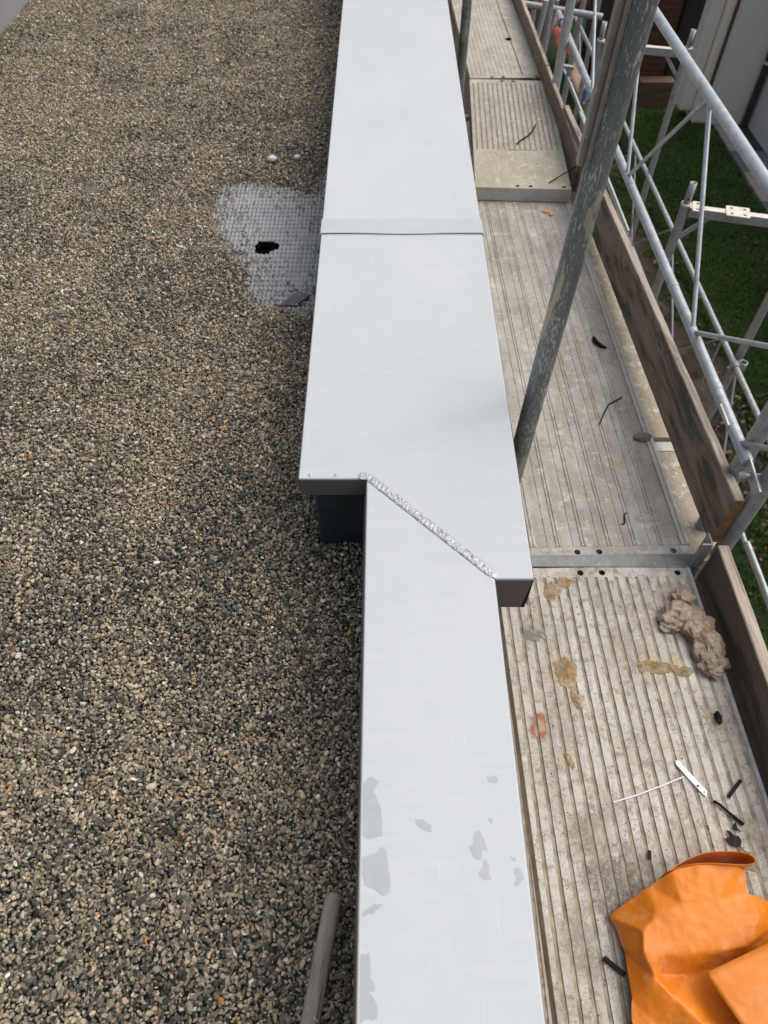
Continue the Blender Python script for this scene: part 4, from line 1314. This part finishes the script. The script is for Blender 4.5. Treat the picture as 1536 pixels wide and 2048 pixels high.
coupler(og, (OX, 3.32, -1.655), 0.026, 'galv_dark')
MB().tube((OX + 0.0, 2.72, -1.655), (OX + 0.15, 2.45, -1.58), 0.016, 12).build('end_rod', M['galv_dark'], og)
tag(MB().tube((1.02, 6.6, -0.745), (1.72, 6.45, -0.80), 0.0243, 16).build('cross_tube', M['galv_dark']), 'horizontal cross tube between the far posts at the top', 'tube')
tag(MB().tube((1.205, 6.2, -3.2), (1.265, 6.2, 0.3), 0.0243, 14).build('scaffold_post', M['galv_dark']), 'dull far post beside the horizontal cross tube', 'scaffold post', 'far posts behind the pipes')
tag(MB().tube((1.62, 6.9, -3.6), (1.67, 6.9, 0.3), 0.0243, 14).build('scaffold_post', M['galv_dark']), 'dull far post clamped to the end of the cross tube', 'scaffold post', 'far posts behind the pipes')
tag(MB().tube((1.36, 4.75, -3.6), (1.43, 4.75, 0.5), 0.0243, 14).build('scaffold_post', M['galv_dark']), 'grey post just left of the big scuffed post at the top', 'scaffold post', 'far posts behind the pipes')
tag(MB().tube((1.02, 7.4, -3.2), (1.05, 7.4, 0.3), 0.0243, 14).build('scaffold_post', M['galv_dark']), 'small far post right above the far toe board', 'scaffold post', 'far posts behind the pipes')
for (a_, b_, lb) in (((1.36, 5.6, -0.95), (1.62, 4.3, -1.35), 'slanting thin brace below the cross tube'), ((1.21, 4.6, -1.25), (1.28, 3.9, -1.75), 'thin brace slanting down behind the pale toe board')):
    tag(MB().tube(a_, b_, 0.011, 10).build('diagonal_brace', M['galv']), lb, 'brace')

for a_, b_, r_, m_, lb in (
    ((1.671, 6.975, -1.010), (1.612, 6.091, -0.932), 0.011, 'galv', 'thin bright brace below the end of the cross tube'),
    ((1.344, 5.096, -0.940), (1.331, 4.624, -0.923), 0.011, 'galv', 'thin brace low beside the end of the pale toe board'),
    ((1.472, 6.164, -1.128), (1.449, 5.535, -1.107), 0.010, 'galv', 'thin brace slanting past the peach pipe'),
    ((1.392, 6.246, -1.065), (1.520, 6.227, -1.080), 0.016, 'galv_dark', 'short level tube across the salmon pipes'),
    ((1.171, 6.000, -0.556), (1.142, 6.000, -0.824), 0.020, 'galv', 'leftmost slim upright beside the far toe board at the top'),
    ((1.459, 7.000, -0.848), (1.416, 7.000, -1.259), 0.018, 'galv_dark', 'slim dull upright between the first two uprights at the top'),
    ((1.111, 4.756, -0.192), (1.119, 5.095, -0.436), 0.006, 'dull', 'thin dark strut running up from the rail clamp'),
):
    tag(MB().tube(a_, b_, r_, 12).build('scaffold_brace', M[m_]), lb, 'brace', 'braces of the far scaffold')

# ================================================================== GARDEN AND NEIGHBOUR
def ground_z(x, y):
    m1 = 0.55 * math.exp(-((x - 3.2) / 1.0) ** 2 - ((y - 6.6) / 2.2) ** 2)
    return GROUND + 0.10 * nz3(x * 0.5, y * 0.5, 1) * (1 if x < 5.2 else 0.2) + m1 * 0.5 + 0.03 * nz3(x * 2.5, y * 2.5, 4)
def turf_f(x, y):
    lawn = min(1, max(0, (x - 3.75 + 0.5 * nz3(x, y, 9) + (0.15 * (y - 8))) / 0.5))
    near = 1.0 if y < 4.6 + 0.5 * nz3(x * 2, y * 2, 3) else 0.0
    band = 0.85 if 4.6 < y < 6.0 else 0
    return max(lawn, near * 0.9, band * 0.45)
nx_, ny_ = 110, 150
gxs, gys = np.linspace(0.3, 12, nx_), np.linspace(-3, 24, ny_)
V = [(x, y, ground_z(x, y)) for y in gys for x in gxs]
F = [(j * nx_ + i, j * nx_ + i + 1, (j + 1) * nx_ + i + 1, (j + 1) * nx_ + i) for j in range(ny_ - 1) for i in range(nx_ - 1)]
gd = MB().add(V, F, 0, True).build('ground', M['ground'])
gd['kind'] = 'structure'
at_ = gd.data.attributes.new('turf', 'FLOAT', 'POINT')
at_.data.foreach_set('value', [turf_f(v[0], v[1]) for v in V])
far = MB().add([(-150, -150, GROUND - 0.35), (150, -150, GROUND - 0.35), (150, 150, GROUND - 0.35), (-150, 150, GROUND - 0.35)], [(0, 1, 2, 3)]).build('far_ground', M['ground'])
far['kind'] = 'structure'

# grass tufts
def proto_tuft(seed):
    r_ = random.Random(seed)
    V, F = [], []
    for k in range(9):
        a = r_.uniform(0, 6.28)
        b = r_.uniform(0, 0.035)
        x, y = b * math.cos(a * 3), b * math.sin(a * 3)
        h = r_.uniform(0.03, 0.065)
        lx, ly = math.cos(a) * h * 0.55, math.sin(a) * h * 0.55
        wx, wy = -math.sin(a) * 0.0032, math.cos(a) * 0.0032
        o = len(V)
        V += [(x - wx, y - wy, 0), (x + wx, y + wy, 0), (x + lx * 0.4 + wx * 0.8, y + ly * 0.4 + wy * 0.8, h * 0.7), (x + lx * 0.4 - wx * 0.8, y + ly * 0.4 - wy * 0.8, h * 0.7), (x + lx, y + ly, h)]
        F += [(o, o + 1, o + 2, o + 3), (o + 3, o + 2, o + 4)]
    return V, F, 0
C = np.column_stack([rng.uniform(2.2, 6.15, 90000), rng.uniform(1.6, 14.2, 90000)])
tf = np.array([turf_f(x, y) for x, y in C])
dns = np.clip(0.35 + vnoise(C, 3.0, 4.0), 0, 1)
keep = (rng.random(len(C)) < tf * np.where(C[:, 0] > 4.2, 0.95, dns)) & ~((C[:, 0] > 5.95) & (C[:, 1] < 13.5))
C = C[keep]
n = len(C)
gz = np.array([ground_z(x, y) for x, y in C])
ti = np.clip(0.45 + 0.5 * vnoise(C, 1.2, 7.0) + rng.normal(0, 0.13, n) + np.where(C[:, 0] < 3.9, 0.18, -0.08), 0, 1)
sc_ = rng.uniform(0.7, 1.3, n)
gs = scatter('grass', [proto_tuft(k) for k in range(6)], np.column_stack([C, gz]), np.column_stack([np.zeros(n), np.zeros(n), rng.uniform(0, 6.28, n)]),
             np.column_stack([sc_, sc_, sc_]), rng.integers(0, 6, n), ti, [M['grass']])
tag(gs, 'short dark green grass of the garden lawn below the scaffold', 'grass')
# fallen leaves
def proto_leaf(seed):
    r_ = random.Random(seed)
    V = [(0, -0.045, 0), (0.022, -0.015, 0.006), (0.030, 0.010, 0.012), (0.014, 0.03, 0.010), (0, 0.052, 0.002), (-0.014, 0.03, 0.010), (-0.030, 0.008, 0.014), (-0.02, -0.018, 0.006), (0, 0.005, 0.0)]
    V = [(x * r_.uniform(.8, 1.2), y * r_.uniform(.8, 1.2), z * r_.uniform(.4, 1.8)) for x, y, z in V]
    return V, [(8, i, (i + 1) % 8) for i in range(8)], 0
C = np.column_stack([rng.uniform(2.2, 5.6, 5200), rng.uniform(1.8, 11, 5200)])
dens = np.where(C[:, 1] < 6.2, 1.0, 0.10) * np.clip(0.55 + 1.2 * vnoise(C, 1.6, 2.5), 0.05, 1)
C = C[rng.random(len(C)) < dens]
n = len(C)
gz = np.array([ground_z(x, y) for x, y in C]) + rng.uniform(0.02, 0.06, n)
sc_ = rng.uniform(0.35, 0.85, n)
lv = scatter('fallen_leaves', [proto_leaf(k) for k in range(6)], np.column_stack([C, gz]), np.column_stack([rng.normal(0, .35, n), rng.normal(0, .35, n), rng.uniform(0, 6.28, n)]),
             np.column_stack([sc_, sc_, sc_]), rng.integers(0, 6, n), rng.random(n), [M['litter']])
tag(lv, 'brown fallen leaves scattered over the rough grass', 'leaves')
# rocks in the bank
for k, (x, y, r, lb) in enumerate(((3.05, 6.6, 0.50, 'broad mossy earth coloured boulder behind the guard rail'), (3.55, 5.9, 0.42, 'flat brown boulder at the edge of the lawn'), (2.75, 7.6, 0.42, 'brown boulder farther along the bank by the frame post'),
                                   (3.30, 7.5, 0.30, 'small brown stone between the larger boulders'), (3.15, 5.3, 0.30, 'small pale stone nearest in the bank'))):
    tag(lump(MB(), (x, y, ground_z(x, y) + 0.02), (r, r * 0.75, r * 0.42), k * 3.1, 0.32, 4, smooth=True).build('boulder', M['rock']), lb, 'boulder', 'boulders in the bank')

# paving edge along the neighbouring house: edging, slabs, dark chippings
def setting(o):
    o['kind'] = 'structure'
    return o
setting(MB().box((6.30, 2, GROUND - 0.2), (6.62, 13.35, GROUND + 0.012)).build('gravel_strip', M['darkgravel']))
pv = MB()
pe = thing('edging', 'sandy concrete edging between the lawn and the dark chippings', 'edging', (6.05, 9, GROUND))
for y0, y1 in ((12.335, 13.30), (11.47, 11.59), (10.665, 11.46), (9.80, 9.93), (9.015, 9.79), (8.12, 8.27), (7.3, 8.11), (6.3, 7.29), (5.3, 6.29)):
    MB().box((5.99, y0, GROUND - 0.1), (6.155, y1, GROUND + 0.05)).build('edging_stone', M['kerb'], pe, 0.006)
for k, (y0, lb) in enumerate(((12.325, 'first blue grey paving slab across the chippings, nearest the house corner'), (10.655, 'second blue grey paving slab across the chippings'), (9.005, 'third blue grey paving slab at the frame edge'))):
    tag(MB().box((5.985, y0 - 0.72, GROUND - 0.1), (6.60, y0, GROUND + 0.045)).build('paving_slab', M['slab'], None, 0.006), lb, 'paving slab', 'paving slabs by the house')

# neighbouring house
nh = thing('neighbour_house', 'off white rendered neighbouring house with brown trim and grey side wall', 'house', (6.3, 13.4, GROUND))
MB().box((5.62, 13.42, GROUND - 0.2), (6.62, 13.9, 1.5)).build('front_wall', M['plaster_white'], nh, 0.01)
MB().box((6.62, 1.0, GROUND - 0.2), (7.0, 13.415, 1.5)).build('side_wall', M['plaster_cool'], nh)
MB().box((5.40, 13.62, GROUND + 0.16), (5.615, 13.95, 1.5)).build('corner_pier', M['plaster_white'], nh, 0.03, 3)
MB().box((5.70, 13.395, GROUND + 0.35), (5.755, 13.418, 1.5)).build('trim', M['trim'], nh)
MB().tube((6.54, 13.34, GROUND), (6.54, 13.34, 1.5), 0.055, 16).build('downpipe', M['pipe_dark'], nh)
MB().tube((6.54, 13.34, GROUND + 1.03), (6.54, 13.34, GROUND + 1.07), 0.066, 16).build('pipe_clip', M['cream'], nh)
# timber clad outbuilding
oh = thing('timber_shed', 'dark timber shed with brown horizontal cladding behind the lawn', 'shed', (4.8, 14.4, GROUND))
MB().box((4.10, 14.46, GROUND - 0.2), (5.60, 16.5, 1.5)).build('wall', M['plank_dark'], oh)
z0 = GROUND + 0.10
pm = None
for k in range(9):
    o = MB().box((4.10, 14.425, z0), (5.22, 14.455, z0 + 0.205)).build('plank', M['plank'], oh, 0.004) if k == 0 else None
    if o is not None:
        pm = o
    else:
        o = pm.copy(); COL.objects.link(o); o.parent = oh
        o.location = (random.uniform(-0.004, 0.004), random.uniform(-0.006, 0.004), 0.213 * k)
MB().box((5.235, 14.36, GROUND - 0.1), (5.40, 14.50, GROUND + 2.05)).build('corner_post', M['plank_dark'], oh, 0.01)
for k in range(5):
    MB().box((4.10, 14.40, GROUND + 2.08 + k * 0.42), (5.55, 14.455, GROUND + 2.08 + k * 0.42 + 0.41)).build('recess_shade_panel', M['plank_dark'], oh, 0.004)  # near-black colour paints the shade of the deep recess above the planks
cr = thing('wooden_crate', 'low pale brown crate standing on the lawn against the brown cladding', 'crate', (5.1, 14.1, GROUND))
for k in range(3):
    MB().box((4.72, 14.05, GROUND + 0.03 + k * 0.15), (5.36, 14.075, GROUND + 0.17 + k * 0.15)).build('board', M['crate'], cr, 0.003)
MB().box((4.72, 14.08, GROUND), (5.36, 14.36, GROUND + 0.46)).build('body', M['crate'], cr, 0.003)
MB().box((5.40, 14.08, GROUND), (5.60, 14.30, GROUND + 0.10)).build('foot_block', M['kerb'], cr, 0.003)
# farther dark timber wall behind the pipes
fw = thing('timber_wall', 'dark boarded timber wall far behind the scaffold tubes at the top', 'wall', (3.4, 19.2, GROUND))
MB().box((1.6, 19.3, GROUND - 0.2), (6.2, 19.6, 1.5)).build('backing', M['plank_dark'], fw)
for k in range(14):
    MB().box((1.6, 19.24, GROUND + 0.05 + k * 0.22), (4.9, 19.295, GROUND + 0.05 + k * 0.22 + 0.205)).build('plank', M['plank_dark'] if k % 3 else M['plank'], fw, 0.004)
# drain pipes on the ground
def drain_pipe(label, x0, y0, x1, y1, r, mat, sock):
    o = thing('drain_pipe', label, 'pipe', (x0, y0, GROUND), 0, 'plastic pipes on the ground')
    z = GROUND + 0.30 + r
    a, b = Vector((x0, y0, z)), Vector((x1, y1, z))
    d = (b - a).normalized()
    MB().path([a, b], r, 20).build('pipe_body', mat, o)
    if sock:
        MB().path([a - d * 0.02, a + d * 0.01, a + d * 0.26, a + d * 0.30], [r * 1.12, r * 1.28, r * 1.28, r * 1.0], 20).build('socket', mat, o)
    return o
drain_pipe('farthest salmon drain pipe with a wider socket end, seen between tubes', 3.60, 15.9, 3.55, 18.6, 0.125, M['salmon'], True)
drain_pipe('second salmon drain pipe lying nearer beside the pale post', 3.72, 15.0, 3.70, 16.6, 0.095, M['salmon'], True)
drain_pipe('short peach coloured pipe standing out below the salmon pipes', 3.62, 13.75, 3.60, 14.85, 0.105, M['peach'], False)
drain_pipe('short dark blue pipe end below the peach pipe', 3.60, 13.05, 3.62, 13.72, 0.085, M['blue'], False)

# ================================================================== DEBRIS ON THE DECKS
def on_deck(x, y): return DZ + 0.0005
# orange sheet: crumpled main part, standing loop and the flat flap
og_ = thing('orange_sheet', 'crumpled bright orange plastic sheet lying on the near ribbed deck', 'plastic sheet', (0.70, 0.15, DZ))
CP = [(.512, .244, .004), (.526, .213, .006), (.530, .172, .022), (.527, .085, .026), (.520, .043, .020), (.50, -.10, .012), (.50, -.30, .006),
      (.607, .300, .052), (.655, .326, .085), (.722, .338, .095), (.800, .335, .092), (.826, .322, .080), (.823, .281, .058), (.850, .279, .050), (.880, .266, .040), (.96, .235, .02), (1.0, .10, .01), (1.0, -.3, .01),
      (.556, .166, .082), (.592, .161, .074), (.640, .162, .066), (.720, .168, .066), (.792, .178, .064),
      (.565, .205, .080), (.600, .235, .078), (.660, .255, .084), (.700, .285, .088), (.740, .265, .078), (.780, .235, .074), (.835, .235, .070), (.858, .215, .050),
      (.600, .128, .026), (.660, .128, .022), (.740, .145, .026), (.80, .160, .03), (.90, .15, .02),
      (.575, .120, .066), (.610, .085, .062), (.650, .050, .058), (.690, .012, .052), (.74, -.06, .045),
      (.555, .060, .030), (.60, .02, .022), (.64, -.05, .02), (.70, .06, .018), (.76, .0, .015), (.56, -.2, .01), (.8, -.2, .02)]
OUT = [0] + list(range(7, 18)) + [6, 5, 4, 3, 2, 1]
rv, re_, rf, *_ = delaunay_2d_cdt([Vector(c[:2]) for c in CP], [(OUT[i], OUT[(i + 1) % 18]) for i in range(18)], [], 0, 1e-6)
outl = [CP[i][:2] for i in OUT]
def inside_(p, lp):
    c = False
    j = len(lp) - 1
    for i in range(len(lp)):
        if ((lp[i][1] > p[1]) != (lp[j][1] > p[1])) and p[0] < (lp[j][0] - lp[i][0]) * (p[1] - lp[i][1]) / (lp[j][1] - lp[i][1]) + lp[i][0]:
            c = not c
        j = i
    return c
H = {i: CP[i][2] for i in range(len(CP))}
mb = MB()
mb.v = [(p[0], p[1], DZ + 0.004 + min(CP, key=lambda c: (c[0] - p[0]) ** 2 + (c[1] - p[1]) ** 2)[2]) for p in rv]
for f in rf:
    c = sum((rv[i] for i in f), Vector((0, 0))) / len(f)
    if inside_(c, outl):
        mb.f.append(tuple(f)); mb.mi.append(0); mb.sm.append(True)
def cloth(o, lv, it=5, fac=0.5, thick=0.0009, amp=0.0):
    m1 = o.modifiers.new('sub', 'SUBSURF'); m1.subdivision_type = 'SIMPLE'; m1.levels = lv; m1.render_levels = lv
    m2 = o.modifiers.new('smooth', 'SMOOTH'); m2.factor = fac; m2.iterations = it
    if amp:
        tx = bpy.data.textures.new('crumple', 'CLOUDS'); tx.noise_scale = 0.06; tx.noise_depth = 3
        m4 = o.modifiers.new('crumple', 'DISPLACE'); m4.texture = tx; m4.strength = amp; m4.mid_level = 0.5
    m3 = o.modifiers.new('solid', 'SOLIDIFY'); m3.thickness = thick
    return o
cloth(mb.build('crumpled_part', M['orange'], og_), 4, 13, 0.5, amp=0.009)
plan = [(.640, .318), (.690, .343), (.740, .357), (.795, .358), (.828, .352), (.838, .340), (.830, .331), (.795, .330), (.740, .334), (.690, .332), (.650, .322)]
mb = MB()
V, F = [], []
NP, NH = 60, 6
def interp(pl, t):
    t = t * (len(pl) - 1)
    i = min(int(t), len(pl) - 2)
    f = t - i
    a_ = [Vector(pl[max(i - 1, 0)]), Vector(pl[i]), Vector(pl[i + 1]), Vector(pl[min(i + 2, len(pl) - 1)])]
    return 0.5 * ((2 * a_[1]) + (-a_[0] + a_[2]) * f + (2 * a_[0] - 5 * a_[1] + 4 * a_[2] - a_[3]) * f * f + (-a_[0] + 3 * a_[1] - 3 * a_[2] + a_[3]) * f ** 3)
for i in range(NP + 1):
    q = interp(plan, i / NP)
    for j in range(NH + 1):
        h = j / NH
        V.append((q.x - 0.003 * (1 - h), q.y - 0.010 * (1 - h) ** 2, DZ + 0.02 + 0.100 * h * (0.75 + 0.25 * math.sin(math.pi * i / NP)) + 0.002 * nz3(q.x * 30, q.y * 30, h)))
for i in range(NP):
    F += [(i * (NH + 1) + j, i * (NH + 1) + j + 1, (i + 1) * (NH + 1) + j + 1, (i + 1) * (NH + 1) + j) for j in range(NH)]
mb.add(V, F, 0, True)
cloth(mb.build('standing_loop', M['orange'], og_), 1, 1, 0.3)
fl = [(.672, .128), (.840, .190), (1.02, .02), (.98, -.30), (.84, -.30)]
V, F = [], []
for i in range(15):
    for j in range(15):
        a_, b_ = i / 14, j / 14
        p = Vector((.672, .128)) + Vector((.190, .070)) * a_ * 1.6 + Vector((.205, -.355)) * b_ * 1.2
        V.append((p.x, p.y, DZ + 0.094 + 0.012 * a_ - 0.016 * b_ + 0.005 * math.sin(a_ * 3) + 0.002 * nz3(p.x * 14, p.y * 14, 3)))
for i in range(14):
    F += [(i * 15 + j, i * 15 + j + 1, (i + 1) * 15 + j + 1, (i + 1) * 15 + j) for j in range(14)]
mb = MB().add(V, F, 0, True)
cloth(mb.build('flat_flap', M['orange'], og_), 1, 2, 0.4)
mb = MB()
mb.bar((.792, .055, DZ + .0945), (.812, .066, DZ + .0960), 0.0032, 0.001)
mb.build('ink_mark', M['leaf'], og_)

# wool clump and its small companion
wc = MB()
for k, (x, y, z_, r) in enumerate(((0.895, 1.030, 0.018, (0.066, 0.046, 0.026)), (0.930, 0.985, 0.020, (0.050, 0.056, 0.028)), (0.945, 0.930, 0.024, (0.046, 0.066, 0.032)), (0.940, 0.880, 0.018, (0.044, 0.044, 0.024)), (0.858, 1.010, 0.010, (0.038, 0.030, 0.016)))):
    lump(wc, (x * 0.985 + 0.004, y * 0.985, DZ + z_), tuple(q * 0.9 for q in r), 3.3 * k + 1, 0.42, 5, freq=1.25, fine=0.07)
tag(wc.build('wool_clump', M['wool']), 'large crumpled beige brown clump of old insulation beside the dark toe board', 'insulation', 'insulation lumps on the near deck')
tag(lump(MB(), (0.905, 1.083, DZ + 0.014), (0.030, 0.026, 0.020), 21, 0.5, 4, freq=2.0, fine=0.12).build('wool_clump', M['wool']), 'small round insulation lump just above the large clump', 'insulation', 'insulation lumps on the near deck')
# mortar spills, thin and crumbly
def spill(label, x, y, rx, ry, h, seed, mat, rot=0.0, group='mortar spills on the decks'):
    mb = MB()
    n, m_ = 44, 9
    V = []
    for i in range(m_ + 1):
        f = i / m_
        for k in range(n):
            a = 2 * math.pi * k / n
            rr = 1 + 0.45 * nz3(math.cos(a) * 1.7, math.sin(a) * 1.7, seed) + 0.22 * nz3(math.cos(a) * 5, math.sin(a) * 5, seed + 3)
            px, py = rx * rr * f * math.cos(a), ry * rr * f * math.sin(a)
            px, py = px * math.cos(rot) - py * math.sin(rot), px * math.sin(rot) + py * math.cos(rot)
            hh = h * (1 - f ** 3) * (0.55 + 0.9 * abs(nz3(px * 160, py * 160, seed)))
            V.append((x + px, y + py, DZ - 0.0006 + hh + (0.0002 if i == m_ else 0.0006)))
    F = [(i * n + k, i * n + (k + 1) % n, (i + 1) * n + (k + 1) % n, (i + 1) * n + k) for i in range(m_) for k in range(n)]
    mb.add(V, F, 0, True)
    return tag(mb.build('mortar_spill', mat), label, 'mortar', group)
spill('orange beige mortar spill near the end cap of the coping', 0.515, 1.112, 0.026, 0.034, 0.0045, 1, M['mortar'], -0.5)
spill('mortar spill touching the end strip with holes', 0.558, 1.146, 0.022, 0.018, 0.0040, 2, M['mortar'])
spill('largest sandy mortar spill on the left ribs of the near deck', 0.515, 0.850, 0.034, 0.044, 0.0048, 3, M['mortar'])
spill('narrow mortar run below the largest sandy spill', 0.530, 0.768, 0.013, 0.034, 0.0042, 4, M['mortar'], 0.2)
spill('wide crusty mortar spill left of the wool clump', 0.775, 0.862, 0.060, 0.020, 0.0055, 5, M['mortar'], -0.05)
spill('thin end of the crusty mortar below the wool clump', 0.850, 0.850, 0.032, 0.014, 0.0045, 6, M['mortar'])
spill('grey flat cement splash on the left ribs', 0.443, 0.966, 0.030, 0.022, 0.0025, 7, M['cement'])
spill('small yellow mortar dab on a rib beside the rust stain', 0.487, 0.598, 0.010, 0.022, 0.0040, 8, M['mortar'], 0.3)
spill('sandy mortar patch at the top of the orange sheet', 0.862, 0.352, 0.030, 0.022, 0.0030, 9, M['mortar'])
tag(lump(MB(), (0.935, 1.756, DZ + 0.010), (0.030, 0.018, 0.013), 5, 0.4, 3).build('cement_lump', M['cement']), 'pale cement lump stuck on the white deck edge strip', 'cement')
# loose grit
def proto_crumb(seed):
    return proto_stone(500 + seed, 1)
n = 7000
gx_ = rng.uniform(0.38, 0.965, n); gy_ = rng.uniform(-0.1, 4.6, n)
clump = np.array([0.5 + 1.1 * noise.noise(Vector((x * 9, y * 7, 3))) for x, y in zip(gx_, gy_)])
k_ = rng.random(n) < np.where(gy_ < 1.2, 1.0, 0.22) * np.clip(clump + 0.25 * (gy_ < 0.55), 0.10, 1)
gx_, gy_ = gx_[k_], gy_[k_]
n = len(gx_)
s_ = 0.0010 + 0.0030 * rng.beta(1.1, 5, n)
zz = np.where(gy_ > 3.42, DZ + 0.070, DZ) + s_ * 0.35
ok_ = ~((gy_ > 3.3) & ((gx_ < 0.5) | (gx_ > 0.92))) & ~((gy_ > 1.15) & (gy_ < 1.28))
gx_, gy_, zz, s_ = gx_[ok_], gy_[ok_], zz[ok_], s_[ok_]
n = len(gx_)
tag(scatter('deck_grit', [proto_crumb(k) for k in range(6)], np.column_stack([gx_, gy_, zz]), rng.uniform(-3, 3, (n, 3)), np.column_stack([s_] * 3), rng.integers(0, 6, n), rng.random(n) ** 1.5, [M['grit']]),
    'loose mortar crumbs and grit scattered over the scaffold decks', 'grit')

Z1 = DZ + 0.004
# white perforated strip
mb = MB()
mb.plate([(0.760, 0.588), (0.761, 0.599), (0.770, 0.597), (0.822, 0.521), (0.817, 0.507), (0.810, 0.513), (0.790, 0.541)], [circ(0.8015, 0.5335, 0.0035, 10), circ(0.8135, 0.5185, 0.0022, 10)], Z1, Z1 + 0.0014)
tag(mb.build('metal_strip', M['white']), 'small white strip of metal with holes lying on the near deck', 'metal strip')
tag(MB().path([(0.578, 0.494, Z1), (0.64, 0.511, Z1 + .001), (0.70, 0.531, Z1 + .001), (0.772, 0.557, Z1)], 0.0021, 8).build('plastic_rod', M['white']), 'thin white plastic rod reaching to the white metal strip', 'rod')
BG = 'black rubber scraps on the decks'
tag(MB().bar((0.872, 0.507, Z1 + .002), (0.916, 0.548, Z1 + .002), 0.0085, 0.005).build('rubber_strip', M['black'], None, 0.001), 'short straight black strip nearest the deck edge', 'rubber strip', BG)
tag(MB().path([(0.833, 0.497, Z1), (0.842, 0.489, Z1 + .004), (0.862, 0.468, Z1 + .003), (0.889, 0.441, Z1 + .002)], [0.0038, 0.0036, 0.0034, 0.0048], 8).build('rubber_strip', M['black']), 'long thin black strip above the withered leaf', 'rubber strip', BG)
tag(lump(MB(), (0.905, 0.712, Z1 + .005), (0.0075, 0.0150, 0.0070), 3, 0.7, 3).build('rubber_scrap', M['black']), 'little black knot near the right edge of the ribbed deck', 'rubber scrap', BG)
tag(MB().bar((0.490, 0.162, Z1 + .003), (0.530, 0.130, Z1 + .003), 0.010, 0.008).build('rubber_strip', M['black'], None, 0.0015), 'black strip sticking out from under the orange sheet', 'rubber strip', BG)
tag(MB().bar((0.643, 0.382, Z1 + .002), (0.639, 0.362, Z1 + .002), 0.008, 0.005).build('rubber_scrap', M['leaf'], None, 0.001), 'tiny dark brown chip between ribs above the orange sheet', 'chip', BG)
tag(MB().path([(0.861, 2.325, DZ + .006), (0.860, 2.300, DZ + .010), (0.866, 2.278, DZ + .012), (0.882, 2.262, DZ + .008), (0.902, 2.255, DZ + .005)], [0.004, 0.009, 0.0085, 0.008, 0.003], 8).build('rubber_scrap', M['black']), 'curled black scrap in the middle of the flat deck', 'rubber scrap', BG)
tag(MB().path([(0.792, 1.822, DZ + .005), (0.815, 1.870, DZ + .006), (0.845, 1.925, DZ + .007), (0.905, 1.966, DZ + .005)], 0.0024, 8).build('wire', M['black']), 'bent dark wire on the flat deck right of the scuffed post', 'wire', 'dark wires on the decks')
tag(MB().path([(0.806, 1.414, DZ + .004), (0.797, 1.408, DZ + .004), (0.793, 1.385, DZ + .004), (0.789, 1.368, DZ + .004), (0.779, 1.366, DZ + .004)], 0.0021, 8).build('wire', M['black']), 'small hooked black wire near the transom', 'wire', 'dark wires on the decks')
tag(MB().path([(0.712, 3.842, DZ + .078), (0.735, 3.885, DZ + .077), (0.780, 3.930, DZ + .080), (0.815, 3.990, DZ + .080), (0.838, 4.055, DZ + .082)], 0.0040, 8).build('wire', M['black']), 'long curved black cable end on the ribbed plank by the pale toe board', 'wire', 'dark wires on the decks')
tag(MB().path([(0.826, 3.438, DZ + .076), (0.880, 3.480, DZ + .085), (0.960, 3.530, DZ + .105), (1.02, 3.56, DZ + .12)], 0.0030, 8).build('wire', M['black']), 'thin dark wire poking over the yellowed plank end from the toe board', 'wire', 'dark wires on the decks')
# withered leaf with its stem, and torn piece
lf = thing('withered_leaf', 'withered black brown leaf with a curled stem on the near deck', 'leaf', (0.855, 0.40, DZ))
mb = MB()
out_ = [(0.834, 0.409), (0.846, 0.412), (0.842, 0.428), (0.850, 0.425), (0.856, 0.415), (0.868, 0.414), (0.872, 0.404), (0.868, 0.393), (0.858, 0.388), (0.846, 0.392)]
mb.plate(out_, [], Z1, Z1 + 0.001)
mb.v = [(x, y, z + 0.007 * (0.5 + nz3(x * 60, y * 60, 2))) for x, y, z in mb.v]
mb.build('blade', M['leaf'], lf)
MB().path([(0.864, 0.391, Z1 + .003), (0.872, 0.381, Z1 + .002), (0.880, 0.376, Z1), (0.886, 0.377, Z1)], 0.0013, 6).build('stem', M['leaf'], lf)
mb = MB().plate([(0.862, 0.436), (0.871, 0.447), (0.872, 0.432), (0.880, 0.424), (0.864, 0.430)], [], Z1, Z1 + 0.002)
tag(mb.build('rubber_scrap', M['black']), 'small torn black piece between the long strip and the withered leaf', 'rubber scrap', BG)
for k, (x, y, s__) in enumerate(((0.800, 3.300, 0.020), (0.826, 3.268, 0.015))):
    mb = MB().plate([(x - s__, y), (x - s__ * .3, y + s__ * .9), (x + s__, y + s__ * .5), (x + s__ * .8, y - s__ * .4), (x, y - s__)], [], 0, 0.001)
    mb.v = [(px, py, DZ + 0.004 + pz + 0.010 * abs(nz3(px * 40, py * 40, k))) for px, py, pz in mb.v]
    tag(mb.build('crumpled_leaf', M['orange_leaf']), ('larger', 'smaller')[k] + ' crumpled yellow leaf on the flat deck in front of the overlapping plank', 'leaf', 'yellow leaf bits')
